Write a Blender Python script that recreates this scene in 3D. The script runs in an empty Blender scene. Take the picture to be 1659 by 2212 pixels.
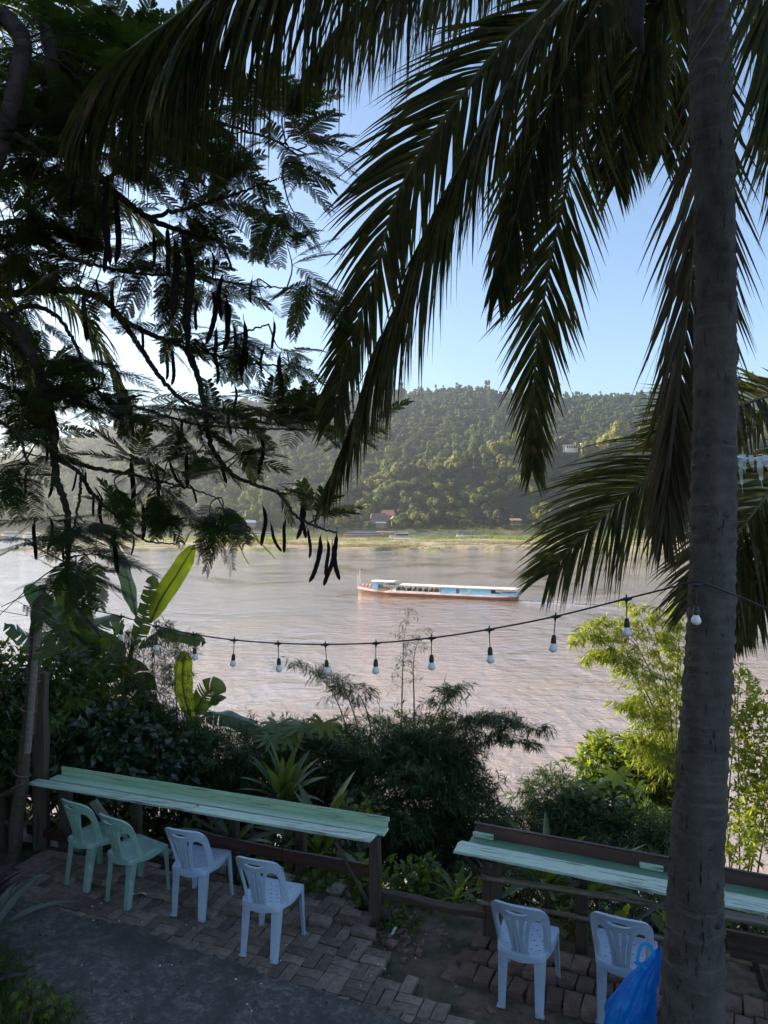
import bpy, bmesh, math, random
import numpy as np
from mathutils import Vector, Matrix
rng = np.random.default_rng(7)
random.seed(7)
SC = bpy.context.scene
COL = SC.collection
# ------------------------------------------------------------------ camera
EYE = 3.66
F = 1533.7                      # focal length in units of a 1659 wide picture
cam_d = bpy.data.cameras.new('camera')
cam = bpy.data.objects.new('camera', cam_d); COL.objects.link(cam)
cam_d.sensor_width = 36.0; cam_d.lens = 24.96
cam.location = (0, 0, EYE)
cam.rotation_euler = (math.radians(90.16), 0, 0)
cam_d.clip_start = 0.1; cam_d.clip_end = 6000
SC.camera = cam
# ------------------------------------------------------------------ light
SUN_EL, SUN_AZ = 20.0, -73.0     # degrees; azimuth from +Y, negative = to the left
w = bpy.data.worlds.new('World'); SC.world = w; w.use_nodes = True
nt = w.node_tree; nt.nodes.clear()
bg = nt.nodes.new('ShaderNodeBackground'); ow = nt.nodes.new('ShaderNodeOutputWorld')
sk = nt.nodes.new('ShaderNodeTexSky'); sk.sky_type = 'NISHITA'; sk.sun_disc = False
sk.sun_elevation = math.radians(SUN_EL); sk.sun_rotation = math.radians(SUN_AZ)
sk.altitude = 300; sk.air_density = 1.0; sk.dust_density = 1.4; sk.ozone_density = 2.0
bg.inputs['Strength'].default_value = 0.092
nt.links.new(sk.outputs[0], bg.inputs[0]); nt.links.new(bg.outputs[0], ow.inputs[0])
sd = bpy.data.lights.new('sun', 'SUN'); sd.energy = 5.0; sd.angle = math.radians(0.5)
sd.color = (1.0, 0.88, 0.70)
sun = bpy.data.objects.new('sun', sd); COL.objects.link(sun)
el, az = math.radians(SUN_EL), math.radians(SUN_AZ)
TO_SUN = Vector((math.sin(az)*math.cos(el), math.cos(az)*math.cos(el), math.sin(el)))
sun.rotation_euler = TO_SUN.to_track_quat('Z', 'Y').to_euler(); sun.location = (-40, 30, 40)
SC.view_settings.view_transform = 'Standard'; SC.view_settings.look = 'None'
SC.view_settings.exposure = 1.75; SC.view_settings.gamma = 1.0
SC.view_settings.use_curve_mapping = False
SC.render.engine = 'CYCLES'
SC.cycles.max_bounces = 8; SC.cycles.transparent_max_bounces = 8
SC.cycles.volume_bounces = 0; SC.cycles.use_denoising = True
SC.cycles.sample_clamp_indirect = 6.0
SC.cycles.caustics_reflective = False; SC.cycles.caustics_refractive = False

# ------------------------------------------------------------------ projection helpers (picture units -> real place)
def P(dx, dy, Y):
    return np.array([(dx-829.5)/F*Y, Y, EYE-(dy-1110.0)/F*Y])
def PP(lst):
    return [P(*q) for q in lst]
def G(dx, dy, z=0.0):
    return P(dx, dy, (EYE-z)*F/(dy-1110.0))
WATER = -14.84
def KS(x, y):                      # metres beyond the kerb, across the terrace
    return 0.325*(x+3.95)+0.9457*(y-8.02)
def ground_z(x, y):
    s = KS(x, y)
    if s < 0.35: return -0.035
    return max(-0.035-(s-0.35)*0.62, -19.0)

# ------------------------------------------------------------------ materials
def nodes(name):
    m = bpy.data.materials.new(name); m.use_nodes = True
    t = m.node_tree; b = t.nodes['Principled BSDF']
    return m, t, b
def N(t, typ, **kw):
    n = t.nodes.new(typ)
    for k, v in kw.items():
        if k in n.inputs: n.inputs[k].default_value = v
        else: setattr(n, k, v)
    return n
def ramp(t, src, stops):
    r = t.nodes.new('ShaderNodeValToRGB'); e = r.color_ramp.elements
    while len(e) < len(stops): e.new(0.5)
    for i, (p, c) in enumerate(stops):
        e[i].position = p; e[i].color = (*c, 1) if len(c) == 3 else c
    t.links.new(src, r.inputs[0]); return r
def grey(v): return (v, v, v)
def pm(name, c1, c2, scale=6, rough=.6, bump=.2, bscale=40, stretch=(1,1,1), lo=.35, hi=.65, c3=None, dscale=3, dlo=.55, dhi=.7, metal=0, island=0, spec=.5, dist=.01):
    m, t, b = nodes(name)
    tc = N(t, 'ShaderNodeTexCoord'); mp = N(t, 'ShaderNodeMapping'); mp.inputs['Scale'].default_value = stretch
    t.links.new(tc.outputs['Object'], mp.inputs[0])
    n1 = N(t, 'ShaderNodeTexNoise', Scale=scale, Detail=6, Roughness=.65); t.links.new(mp.outputs[0], n1.inputs['Vector'])
    col = ramp(t, n1.outputs[0], [(lo, c1), (hi, c2)]).outputs[0]
    if c3 is not None:
        n3 = N(t, 'ShaderNodeTexNoise', Scale=dscale, Detail=8, Roughness=.7); t.links.new(mp.outputs[0], n3.inputs['Vector'])
        r3 = ramp(t, n3.outputs[0], [(dlo, grey(0)), (dhi, grey(1))])
        mx = N(t, 'ShaderNodeMix', data_type='RGBA'); t.links.new(r3.outputs[0], mx.inputs[0])
        t.links.new(col, mx.inputs[6]); mx.inputs[7].default_value = (*c3, 1); col = mx.outputs[2]
    if island:
        ge = N(t, 'ShaderNodeNewGeometry'); oi = N(t, 'ShaderNodeObjectInfo')
        ad = N(t, 'ShaderNodeMath', operation='ADD'); t.links.new(ge.outputs['Random Per Island'], ad.inputs[0]); t.links.new(oi.outputs['Random'], ad.inputs[1])
        fr = N(t, 'ShaderNodeMath', operation='FRACT'); t.links.new(ad.outputs[0], fr.inputs[0])
        mr = N(t, 'ShaderNodeMapRange'); mr.inputs[3].default_value = 1-island; mr.inputs[4].default_value = 1+island
        t.links.new(fr.outputs[0], mr.inputs[0])
        hs = N(t, 'ShaderNodeHueSaturation'); t.links.new(col, hs.inputs['Color']); t.links.new(mr.outputs[0], hs.inputs['Value']); col = hs.outputs[0]
    t.links.new(col, b.inputs['Base Color'])
    b.inputs['Roughness'].default_value = rough; b.inputs['Metallic'].default_value = metal
    b.inputs['Specular IOR Level'].default_value = spec
    if bump:
        n2 = N(t, 'ShaderNodeTexNoise', Scale=bscale, Detail=5); t.links.new(mp.outputs[0], n2.inputs['Vector'])
        bp = N(t, 'ShaderNodeBump', Strength=bump, Distance=dist); t.links.new(n2.outputs[0], bp.inputs['Height']); t.links.new(bp.outputs[0], b.inputs['Normal'])
    return m
def leafm(name, c1, c2, trans=.4, rough=.45, spec=.4, tcol=(.20,.28,.03), objrand=False, spots=None):
    m, t, b = nodes(name)
    ge = N(t, 'ShaderNodeNewGeometry')
    src = ge.outputs['Random Per Island']
    if objrand:
        oi = N(t, 'ShaderNodeObjectInfo'); ad = N(t, 'ShaderNodeMath', operation='MULTIPLY_ADD')
        t.links.new(src, ad.inputs[0]); ad.inputs[1].default_value = .45; t.links.new(oi.outputs['Random'], ad.inputs[2])
        ml = N(t, 'ShaderNodeMath', operation='MULTIPLY'); t.links.new(ad.outputs[0], ml.inputs[0]); ml.inputs[1].default_value = .69; src = ml.outputs[0]
    col = ramp(t, src, [(0, c1), (1, c2)]).outputs[0]
    if spots:
        tc = N(t, 'ShaderNodeTexCoord'); n1 = N(t, 'ShaderNodeTexNoise', Scale=spots[1], Detail=4); t.links.new(tc.outputs['Object'], n1.inputs['Vector'])
        r3 = ramp(t, n1.outputs[0], [(.52, grey(0)), (.64, grey(1))])
        mx = N(t, 'ShaderNodeMix', data_type='RGBA'); t.links.new(r3.outputs[0], mx.inputs[0]); t.links.new(col, mx.inputs[6]); mx.inputs[7].default_value = (*spots[0], 1); col = mx.outputs[2]
    t.links.new(col, b.inputs['Base Color']); b.inputs['Roughness'].default_value = rough
    b.inputs['Specular IOR Level'].default_value = spec
    tr = N(t, 'ShaderNodeBsdfTranslucent')
    mc = N(t, 'ShaderNodeMix', data_type='RGBA'); mc.inputs[0].default_value = .7; t.links.new(col, mc.inputs[6]); mc.inputs[7].default_value = (*tcol, 1)
    t.links.new(mc.outputs[2], tr.inputs[0])
    ms = N(t, 'ShaderNodeMixShader'); ms.inputs[0].default_value = trans
    out = t.nodes['Material Output']
    t.links.new(b.outputs[0], ms.inputs[1]); t.links.new(tr.outputs[0], ms.inputs[2]); t.links.new(ms.outputs[0], out.inputs[0])
    return m
M = {}

# ------------------------------------------------------------------ mesh helpers
class MB:
    def __init__(s): s.V = []; s.L = []; s.S = []; s.n = 0
    def add(s, V, faces):
        V = np.asarray(V, float).reshape(-1, 3)
        for f in faces:
            s.L.append(np.asarray(f, np.int64)+s.n); s.S.append(np.array([len(f)]))
        s.V.append(V); s.n += len(V)
    def raw(s, V, loops, sizes):
        s.V.append(V); s.L.append(loops+s.n); s.S.append(sizes); s.n += len(V)
    def box(s, c, d, R=None):
        x, y, z = np.array(d)/2
        v = np.array([(-x,-y,-z),(x,-y,-z),(x,y,-z),(-x,y,-z),(-x,-y,z),(x,-y,z),(x,y,z),(-x,y,z)])
        if R is not None: v = v @ np.array(R).T
        s.add(v+np.array(c), [(3,2,1,0),(4,5,6,7),(0,1,5,4),(1,2,6,5),(2,3,7,6),(3,0,4,7)])
    def tube(s, pts, rad, n=6, caps=True):
        pts = np.asarray(pts, float); k = len(pts)
        rad = np.broadcast_to(np.asarray(rad, float), (k,))
        T = np.gradient(pts, axis=0); T /= np.linalg.norm(T, axis=1)[:, None]+1e-12
        u = np.cross(T[0], (0,0,1.0))
        if np.linalg.norm(u) < 1e-3: u = np.cross(T[0], (0,1.0,0))
        u /= np.linalg.norm(u); a = np.arange(n)/n*2*math.pi; V = []
        for i in range(k):
            u = u-T[i]*np.dot(u, T[i]); u /= np.linalg.norm(u)+1e-12; v = np.cross(T[i], u)
            V.append(pts[i]+rad[i]*(np.cos(a)[:,None]*u+np.sin(a)[:,None]*v))
        f = [(i*n+j, i*n+(j+1)%n, (i+1)*n+(j+1)%n, (i+1)*n+j) for i in range(k-1) for j in range(n)]
        if caps: f += [tuple(range(n))[::-1], tuple((k-1)*n+j for j in range(n))]
        s.add(np.concatenate(V), f)
    def grid(s, A):                      # A: (r,c,3)
        r, c = A.shape[:2]
        s.add(A.reshape(-1,3), [(i*c+j, i*c+j+1, (i+1)*c+j+1, (i+1)*c+j) for i in range(r-1) for j in range(c-1)])
    def mesh(s, name, smooth=False):
        me = bpy.data.meshes.new(name)
        V = np.concatenate(s.V); L = np.concatenate(s.L); S = np.concatenate(s.S)
        me.vertices.add(len(V)); me.vertices.foreach_set('co', V.astype(np.float32).ravel())
        me.loops.add(len(L)); me.loops.foreach_set('vertex_index', L.astype(np.int32))
        me.polygons.add(len(S)); st = np.zeros(len(S), np.int32); st[1:] = np.cumsum(S)[:-1]
        me.polygons.foreach_set('loop_start', st)
        me.polygons.foreach_set('use_smooth', np.full(len(S), smooth))
        me.update(calc_edges=True); return me
WL = {}                                   # world location of every object with children
def tag(o, label=None, cat=None, group=None, kind=None):
    if label: o['label'] = label
    if cat: o['category'] = cat
    if group: o['group'] = group
    if kind: o['kind'] = kind
    return o
def empty(name, loc, label=None, cat=None, group=None):
    o = bpy.data.objects.new(name, None); COL.objects.link(o); o.location = Vector(loc)
    o.empty_display_size = .1; WL[o.name] = Vector(loc)
    return tag(o, label, cat, group)
def put(name, me, mat, parent=None, org=(0,0,0), rot=None, smooth=None):
    """link one mesh object; verts are relative to org (world), parents are never rotated while building"""
    o = bpy.data.objects.new(name, me); COL.objects.link(o)
    if mat is not None and (len(me.materials) == 0): me.materials.append(mat)
    elif mat is not None and me.materials[0] != mat:
        o.material_slots[0].link = 'OBJECT'; o.material_slots[0].material = mat
    loc = Vector(org); WL[o.name] = loc.copy()
    if parent is not None: o.parent = parent; loc = loc-WL[parent.name]
    o.location = loc
    if rot is not None: o.rotation_euler = rot
    return o
def build(mb, name, mat, parent=None, org=None, smooth=False):
    """mb holds world coordinates"""
    me = mb.mesh(name, smooth)
    if org is None:
        V = np.concatenate(mb.V); org = (float((V[:,0].min()+V[:,0].max())/2), float((V[:,1].min()+V[:,1].max())/2), float(V[:,2].min()))
    me.transform(Matrix.Translation(-Vector(org)))
    return put(name, me, mat, parent, org)
def bevel(o, wdt=.004, seg=1):
    md = o.modifiers.new('bevel', 'BEVEL'); md.width = wdt; md.segments = seg; md.limit_method = 'ANGLE'
    return o
def copy_tree(o, parent=None):
    c = o.copy(); COL.objects.link(c); c.parent = parent
    for ch in list(o.children): copy_tree(ch, c)
    return c
def catmull(pts, m):
    p = np.asarray(pts, float); p = np.vstack([2*p[0]-p[1], p, 2*p[-1]-p[-2]])
    out = []; k = len(p)-3
    for t in np.linspace(0, k-1e-6, m):
        i = int(t); u = t-i; a, b, c, d = p[i:i+4]
        out.append(.5*((2*b)+(-a+c)*u+(2*a-5*b+4*c-d)*u*u+(-a+3*b-3*c+d)*u**3))
    return np.array(out)
def unit(v): return v/(np.linalg.norm(v, axis=-1, keepdims=True)+1e-12)
def scatter(mb, T, faces, pos, d, n, sc):
    """copies of a leaf template T (k,3: x width, y length, z normal) with axis d, normal hint n, scale sc (n,) or (n,3)"""
    T = np.asarray(T, float); Nn = len(pos); d = unit(d); x = unit(np.cross(d, n)); z = np.cross(x, d)
    sc = np.asarray(sc, float)
    if sc.ndim == 1: sc = np.repeat(sc[:,None], 3, 1)
    L = T[None]*sc[:,None,:]
    V = pos[:,None]+L[...,0:1]*x[:,None]+L[...,1:2]*d[:,None]+L[...,2:3]*z[:,None]
    fl = np.concatenate([np.asarray(f) for f in faces]); sz = np.array([len(f) for f in faces])
    mb.raw(V.reshape(-1,3), (fl[None]+np.arange(Nn)[:,None]*len(T)).ravel(), np.tile(sz, Nn))
LEAF = ([(0,0,0),(.5,.3,.05),(-.5,.3,.05),(.42,.65,0),(-.42,.65,0),(0,1,-.12)], [(0,1,2),(1,3,4,2),(3,5,4)])
BLADE = ([(.12,0,0),(-.12,0,0),(.5,.3,.0),(-.5,.3,.0),(0,1,-.18)], [(0,2,3,1),(2,4,3)])
QUAD = ([(-.5,0,0),(.5,0,0),(.5,1,0),(-.5,1,0)], [(0,1,2,3)])
def rdir(n, up=0.0):
    v = rng.normal(size=(n,3)); v[:,2] += up; return unit(v)

def beam(name, a, b, wd, th, mat, parent=None, up=(0,0,1), bev=.004, seed=None, end_jag=0, warp=0.0):
    """a plank or post from a to b, local x along it (so that grain follows it); wd across, th along 'up'"""
    a = np.asarray(a, float); b = np.asarray(b, float); L = np.linalg.norm(b-a); d = (b-a)/L
    u = np.asarray(up, float); y = np.cross(u, d); y /= np.linalg.norm(y); z = np.cross(d, y)
    n = max(2, min(12, int(L/.25))); xs = np.linspace(-L/2, L/2, n+1); r = np.random.default_rng(seed if seed is not None else int(abs(a[0]*977+b[1]*331+a[2]*77))%9999)
    mb = MB(); V = []
    for i, x in enumerate(xs):
        j = r.normal(size=6)*warp
        ex = r.normal(size=4)*end_jag if i in (0, n) else np.zeros(4)
        V += [(x+ex[0], -wd/2+j[0], -th/2+j[1]), (x+ex[1], wd/2+j[2], -th/2+j[1]), (x+ex[2], wd/2+j[2], th/2+j[3]), (x+ex[3], -wd/2+j[0], th/2+j[3])]
    f = []
    for i in range(n):
        o = i*4
        for k in range(4): f.append((o+k, o+4+k, o+4+(k+1)%4, o+(k+1)%4))
    f += [(0,1,2,3), (n*4+3, n*4+2, n*4+1, n*4)]
    mb.add(V, f); me = mb.mesh(name)
    R = Matrix(((d[0],y[0],z[0]),(d[1],y[1],z[1]),(d[2],y[2],z[2]))).to_euler()
    o = put(name, me, mat, parent, tuple((a+b)/2), R)
    if bev: bevel(o, bev)
    return o
# ------------------------------------------------------------------ materials used
def bark_mat():
    m, t, b = nodes('palm_bark')
    tc = N(t, 'ShaderNodeTexCoord'); n1 = N(t, 'ShaderNodeTexNoise', Scale=5, Detail=8, Roughness=.7); t.links.new(tc.outputs['Object'], n1.inputs['Vector'])
    c = ramp(t, n1.outputs[0], [(.34, (.048,.044,.040)), (.66, (.100,.092,.084))])
    mp = N(t, 'ShaderNodeMapping'); mp.inputs['Scale'].default_value = (1,1,.10); t.links.new(tc.outputs['Object'], mp.inputs[0])
    n2 = N(t, 'ShaderNodeTexNoise', Scale=55, Detail=3, Roughness=.6); t.links.new(mp.outputs[0], n2.inputs['Vector'])
    cr = ramp(t, n2.outputs[0], [(.60, grey(0)), (.68, grey(1))]); n4 = N(t, 'ShaderNodeTexNoise', Scale=3.2, Detail=2); t.links.new(tc.outputs['Object'], n4.inputs['Vector'])
    pt = ramp(t, n4.outputs[0], [(.42, grey(0)), (.56, grey(1))]); mu = N(t, 'ShaderNodeMath', operation='MULTIPLY'); t.links.new(cr.outputs[0], mu.inputs[0]); t.links.new(pt.outputs[0], mu.inputs[1])
    mx = N(t, 'ShaderNodeMix', data_type='RGBA'); t.links.new(mu.outputs[0], mx.inputs[0]); t.links.new(c.outputs[0], mx.inputs[6]); mx.inputs[7].default_value = (.018,.015,.013,1)
    mp3 = N(t, 'ShaderNodeMapping'); mp3.inputs['Scale'].default_value = (1.2,1.2,9); t.links.new(tc.outputs['Object'], mp3.inputs[0])
    n3 = N(t, 'ShaderNodeTexNoise', Scale=2.6, Detail=5, Roughness=.6, Distortion=.4); t.links.new(mp3.outputs[0], n3.inputs['Vector'])
    lt = ramp(t, n3.outputs[0], [(.58, grey(0)), (.72, grey(.5))]); mx2 = N(t, 'ShaderNodeMix', data_type='RGBA'); t.links.new(lt.outputs[0], mx2.inputs[0]); t.links.new(mx.outputs[2], mx2.inputs[6]); mx2.inputs[7].default_value = (.16,.146,.132,1)
    t.links.new(mx2.outputs[2], b.inputs['Base Color']); b.inputs['Roughness'].default_value = .9; b.inputs['Specular IOR Level'].default_value = .2
    n5 = N(t, 'ShaderNodeTexNoise', Scale=45, Detail=6, Roughness=.7); t.links.new(tc.outputs['Object'], n5.inputs['Vector'])
    s = N(t, 'ShaderNodeMath', operation='MULTIPLY_ADD'); t.links.new(mu.outputs[0], s.inputs[0]); s.inputs[1].default_value = -.8; t.links.new(n5.outputs[0], s.inputs[2])
    bp = N(t, 'ShaderNodeBump', Strength=.8, Distance=.011); t.links.new(s.outputs[0], bp.inputs['Height']); t.links.new(bp.outputs[0], b.inputs['Normal'])
    return m
M['bark'] = bark_mat()
M['branch'] = pm('branch_bark', (.022,.018,.016), (.055,.047,.040), scale=12, rough=.9, bump=.5, bscale=60, spec=.2)
M['pod'] = pm('pod_skin', (.006,.0045,.004), (.016,.012,.009), scale=8, rough=.85, spec=.15, bump=.3, bscale=50)
M['frond'] = leafm('palm_leaf', (.012,.020,.006), (.040,.046,.014), trans=.22, rough=.65, spec=.12, tcol=(.16,.2,.03), spots=((.09,.06,.02), 14))
M['frond_dead'] = leafm('palm_leaf_old', (.03,.024,.012), (.07,.055,.025), trans=.2, rough=.7, spec=.2, tcol=(.15,.11,.04))
M['rachis'] = pm('palm_rachis', (.05,.055,.02), (.11,.10,.04), scale=8, rough=.6, bump=.2)
M['flam'] = leafm('feathery_leaf', (.014,.028,.007), (.035,.058,.014), trans=.3, rough=.5, spec=.3, tcol=(.14,.22,.02))
M['banana'] = leafm('banana_leaf', (.03,.065,.015), (.05,.10,.02), trans=.55, rough=.4, spec=.4, tcol=(.46,.60,.02), objrand=True)  # lit copy: backlit glow is put into the leaf colour
M['banana_dark'] = leafm('banana_leaf_shade_tint', (.022,.050,.014), (.04,.08,.02), trans=.32, rough=.38, spec=.45, tcol=(.16,.26,.02), objrand=True)  # shaded copy of the banana leaf, shade put into the colour
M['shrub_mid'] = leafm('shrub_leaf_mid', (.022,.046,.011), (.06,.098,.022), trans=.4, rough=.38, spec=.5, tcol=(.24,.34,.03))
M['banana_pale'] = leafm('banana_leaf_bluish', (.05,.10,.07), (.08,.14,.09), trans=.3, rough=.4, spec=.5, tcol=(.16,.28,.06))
M['banana_stem'] = pm('banana_stem', (.06,.075,.03), (.11,.10,.05), scale=5, stretch=(3,3,.6), rough=.6)
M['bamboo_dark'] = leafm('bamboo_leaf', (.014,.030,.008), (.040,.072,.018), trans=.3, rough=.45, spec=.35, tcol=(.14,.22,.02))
M['bamboo_lit'] = leafm('bamboo_leaf_sunlit_tint', (.08,.115,.018), (.15,.19,.03), trans=.58, rough=.45, spec=.4, tcol=(.50,.56,.03))  # lit copy of the bamboo leaf, sunlight put into its colour
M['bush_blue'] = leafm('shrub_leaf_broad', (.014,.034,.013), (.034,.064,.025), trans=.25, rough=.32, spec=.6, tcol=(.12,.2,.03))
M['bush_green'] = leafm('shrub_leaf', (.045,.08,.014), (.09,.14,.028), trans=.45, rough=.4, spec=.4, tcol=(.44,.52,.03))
M['dracaena'] = leafm('strap_leaf', (.03,.06,.018), (.07,.11,.03), trans=.35, rough=.35, spec=.5, tcol=(.25,.35,.03))
M['purple'] = leafm('purple_leaf', (.020,.010,.018), (.045,.022,.035), trans=.1, rough=.35, tcol=(.1,.04,.06))
M['variegated'] = leafm('pale_edged_leaf', (.05,.075,.06), (.09,.12,.09), trans=.2, rough=.35, spec=.5, tcol=(.14,.2,.06))
M['grass'] = leafm('grass_blade', (.04,.075,.012), (.09,.13,.025), trans=.35, rough=.5, tcol=(.22,.28,.03))
M['culm'] = pm('bamboo_culm', (.05,.06,.02), (.12,.11,.05), scale=6, rough=.5, bump=.1)
M['stem'] = pm('woody_stem', (.03,.03,.015), (.07,.06,.03), scale=8, rough=.8)
M['plastic_blue'] = pm('blue_plastic', (.31,.41,.55), (.38,.48,.61), island=.07, scale=3, rough=.38, bump=.05, bscale=200, c3=(.20,.26,.36), dscale=11, dlo=.56, dhi=.74)
M['plastic_green'] = pm('faded_green_plastic', (.17,.29,.25), (.23,.37,.32), scale=5, island=.06, rough=.45, bump=.08, bscale=120, c3=(.34,.50,.45), dscale=9, dlo=.58, dhi=.68)
M['mint_lip'] = pm('mint_paint_lip_board', (.27,.42,.27), (.34,.50,.33), scale=3, stretch=(.6,8,8), rough=.42, bump=.4, bscale=10, dist=.003, c3=(.14,.20,.15), dscale=4, dlo=.55, dhi=.66)  # slightly deeper mint for the upright lip boards
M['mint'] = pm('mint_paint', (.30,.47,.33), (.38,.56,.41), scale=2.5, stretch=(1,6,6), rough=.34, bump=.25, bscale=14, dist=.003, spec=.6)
M['mint_worn'] = pm('mint_paint_worn', (.37,.51,.40), (.48,.61,.50), scale=4, stretch=(.6,9,9), rough=.4, bump=.5, bscale=9, dist=.004, c3=(.13,.15,.13), dscale=4.2, dlo=.52, dhi=.62, spec=.6)
M['green_dark'] = pm('old_green_paint', (.07,.17,.11), (.12,.25,.16), scale=4, stretch=(.7,8,8), rough=.5, bump=.4, bscale=9, dist=.003, c3=(.05,.07,.05), dscale=4)
M['redwood'] = pm('dark_red_timber', (.030,.011,.008), (.062,.023,.016), scale=4, stretch=(.6,8,8), rough=.5, bump=.4, bscale=9, dist=.003)
M['redwood_dull'] = pm('dull_red_timber', (.03,.012,.010), (.055,.024,.018), scale=4, stretch=(.6,8,8), rough=.55, bump=.4, bscale=9, dist=.003)
M['wood'] = pm('weathered_timber', (.040,.030,.022), (.10,.080,.060), scale=4, stretch=(.5,9,9), rough=.85, bump=.7, bscale=8, dist=.006, c3=(.02,.016,.012), dscale=4, spec=.2)
M['wood_grey'] = pm('silvery_timber', (.10,.085,.07), (.20,.18,.155), scale=4, stretch=(.5,9,9), rough=.8, bump=.6, bscale=8, dist=.005, spec=.25)
M['cane'] = pm('dry_bamboo', (.11,.085,.055), (.21,.17,.115), scale=5, stretch=(.5,6,6), rough=.5, bump=.2, bscale=12)
M['brick'] = pm('paving_brick', (.13,.100,.084), (.29,.222,.182), scale=14, rough=.9, bump=.8, bscale=60, c3=(.06,.064,.04), dscale=3.2, dlo=.5, dhi=.68, island=.35, spec=.2)
M['brick_red'] = pm('red_paving_brick', (.14,.092,.074), (.24,.162,.128), scale=14, rough=.9, bump=.55, bscale=60, c3=(.06,.05,.045), dscale=6, dlo=.5, dhi=.68, island=.3, spec=.2)
M['concrete'] = pm('old_concrete', (.24,.225,.205), (.38,.36,.335), scale=6, rough=.9, bump=.5, bscale=40, c3=(.07,.07,.06), dscale=3, dlo=.5, dhi=.65)
M['black'] = pm('black_rubber', (.012,.012,.013), (.02,.02,.022), scale=10, rough=.5, bump=0)
M['bulb'] = pm('white_bulb_glass', (.72,.74,.75), (.80,.81,.82), scale=2, rough=.25, bump=0)
M['rope'] = pm('white_plastic_tape', (.55,.57,.58), (.70,.72,.72), scale=9, rough=.5, bump=.2)
M['white_paint'] = pm('white_boat_paint', (.62,.60,.56), (.74,.72,.68), scale=.8, rough=.5, bump=0, c3=(.45,.42,.38), dscale=1.2)
M['roof_cream'] = pm('cream_roof', (.66,.62,.54), (.76,.73,.66), scale=.5, rough=.6, bump=0)
M['sky_blue'] = pm('sky_blue_paint', (.16,.40,.60), (.22,.48,.68), scale=.6, stretch=(.3,2,2), rough=.45, bump=0)
M['boat_blue'] = pm('deep_blue_paint', (.12,.28,.52), (.18,.36,.60), scale=.6, rough=.5, bump=0)
M['boat_red'] = pm('red_paint', (.42,.06,.05), (.52,.10,.08), scale=.6, rough=.5, bump=0)
M['hull_brown'] = pm('brown_hull', (.10,.05,.035), (.17,.09,.06), scale=.6, rough=.6, bump=0)
M['dark'] = pm('dark_interior', (.02,.018,.016), (.04,.035,.03), scale=2, rough=.7, bump=0)
M['green_paint'] = pm('green_window_paint', (.20,.50,.36), (.25,.56,.42), scale=1, rough=.5, bump=0)
M['tan_wood'] = pm('tan_timber', (.25,.16,.09), (.36,.24,.14), scale=1, rough=.6, bump=0)
M['grey_blue'] = pm('grey_blue_paint', (.22,.28,.36), (.30,.36,.44), scale=.5, rough=.6, bump=0)
M['tile_red'] = pm('red_roof_tile', (.16,.075,.055), (.24,.115,.08), scale=.5, rough=.8, bump=.4, bscale=4, dist=.1)
M['tile_brown'] = pm('brown_roof_tile', (.13,.075,.055), (.19,.115,.085), scale=.5, rough=.8, bump=.4, bscale=4, dist=.1)
M['plaster'] = pm('white_plaster', (.70,.68,.64), (.80,.79,.76), scale=.3, rough=.8, bump=0)
M['plaster_dim'] = pm('dim_plaster', (.20,.17,.14), (.27,.235,.19), scale=.3, rough=.85, bump=0)
M['plaster_tan'] = pm('tan_plaster', (.42,.36,.28), (.52,.45,.36), scale=.3, rough=.8, bump=0)
M['tin'] = pm('rusty_tin', (.26,.15,.11), (.38,.25,.20), scale=.4, rough=.7, bump=0)
M['far_wood'] = pm('far_timber', (.14,.11,.085), (.24,.20,.16), scale=.6, rough=.9, bump=0)
M['sand'] = pm('river_sand', (.30,.235,.165), (.42,.34,.25), scale=.06, rough=.95, bump=.5, bscale=.8, dist=.15, c3=(.15,.155,.07), dscale=.045, dlo=.44, dhi=.58, spec=.1)
M['bank'] = pm('bank_earth', (.14,.11,.075), (.24,.195,.13), scale=.08, rough=.95, bump=.5, bscale=.8, dist=.2, c3=(.07,.095,.03), dscale=.06, dlo=.40, dhi=.54, spec=.1)
M['hill'] = pm('forest_floor', (.02,.035,.014), (.045,.065,.025), scale=.05, rough=.95, bump=.6, bscale=.25, dist=1.0, spec=.1)
M['slope'] = pm('slope_soil', (.03,.025,.018), (.06,.048,.035), scale=2, rough=.95, bump=.5, bscale=12, c3=(.025,.04,.014), dscale=1.5, dlo=.45, dhi=.6, spec=.1)
M['far_grass'] = leafm('sandbar_grass', (.08,.13,.02), (.15,.20,.04), trans=.4, rough=.6, tcol=(.34,.40,.04))
M['far_grass_dry'] = leafm('dry_grass', (.16,.14,.05), (.25,.20,.09), trans=.3, rough=.6, tcol=(.34,.28,.08))
M['crown_a'] = leafm('far_crown_green', (.045,.080,.018), (.11,.145,.03), trans=.3, rough=.6, spec=.2, tcol=(.20,.26,.02), objrand=True)
M['crown_b'] = leafm('far_crown_yellow', (.11,.13,.02), (.20,.195,.035), trans=.35, rough=.6, spec=.2, tcol=(.30,.30,.03), objrand=True)
M['crown_c'] = leafm('far_crown_greyish', (.05,.065,.028), (.11,.115,.055), trans=.25, rough=.6, spec=.2, tcol=(.2,.2,.06), objrand=True)
M['skin'] = pm('skin', (.20,.11,.075), (.26,.15,.10), scale=4, rough=.6, bump=0)
M['cloth_dark'] = pm('dark_cloth', (.02,.025,.04), (.035,.04,.06), scale=4, rough=.9, bump=0)

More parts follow.
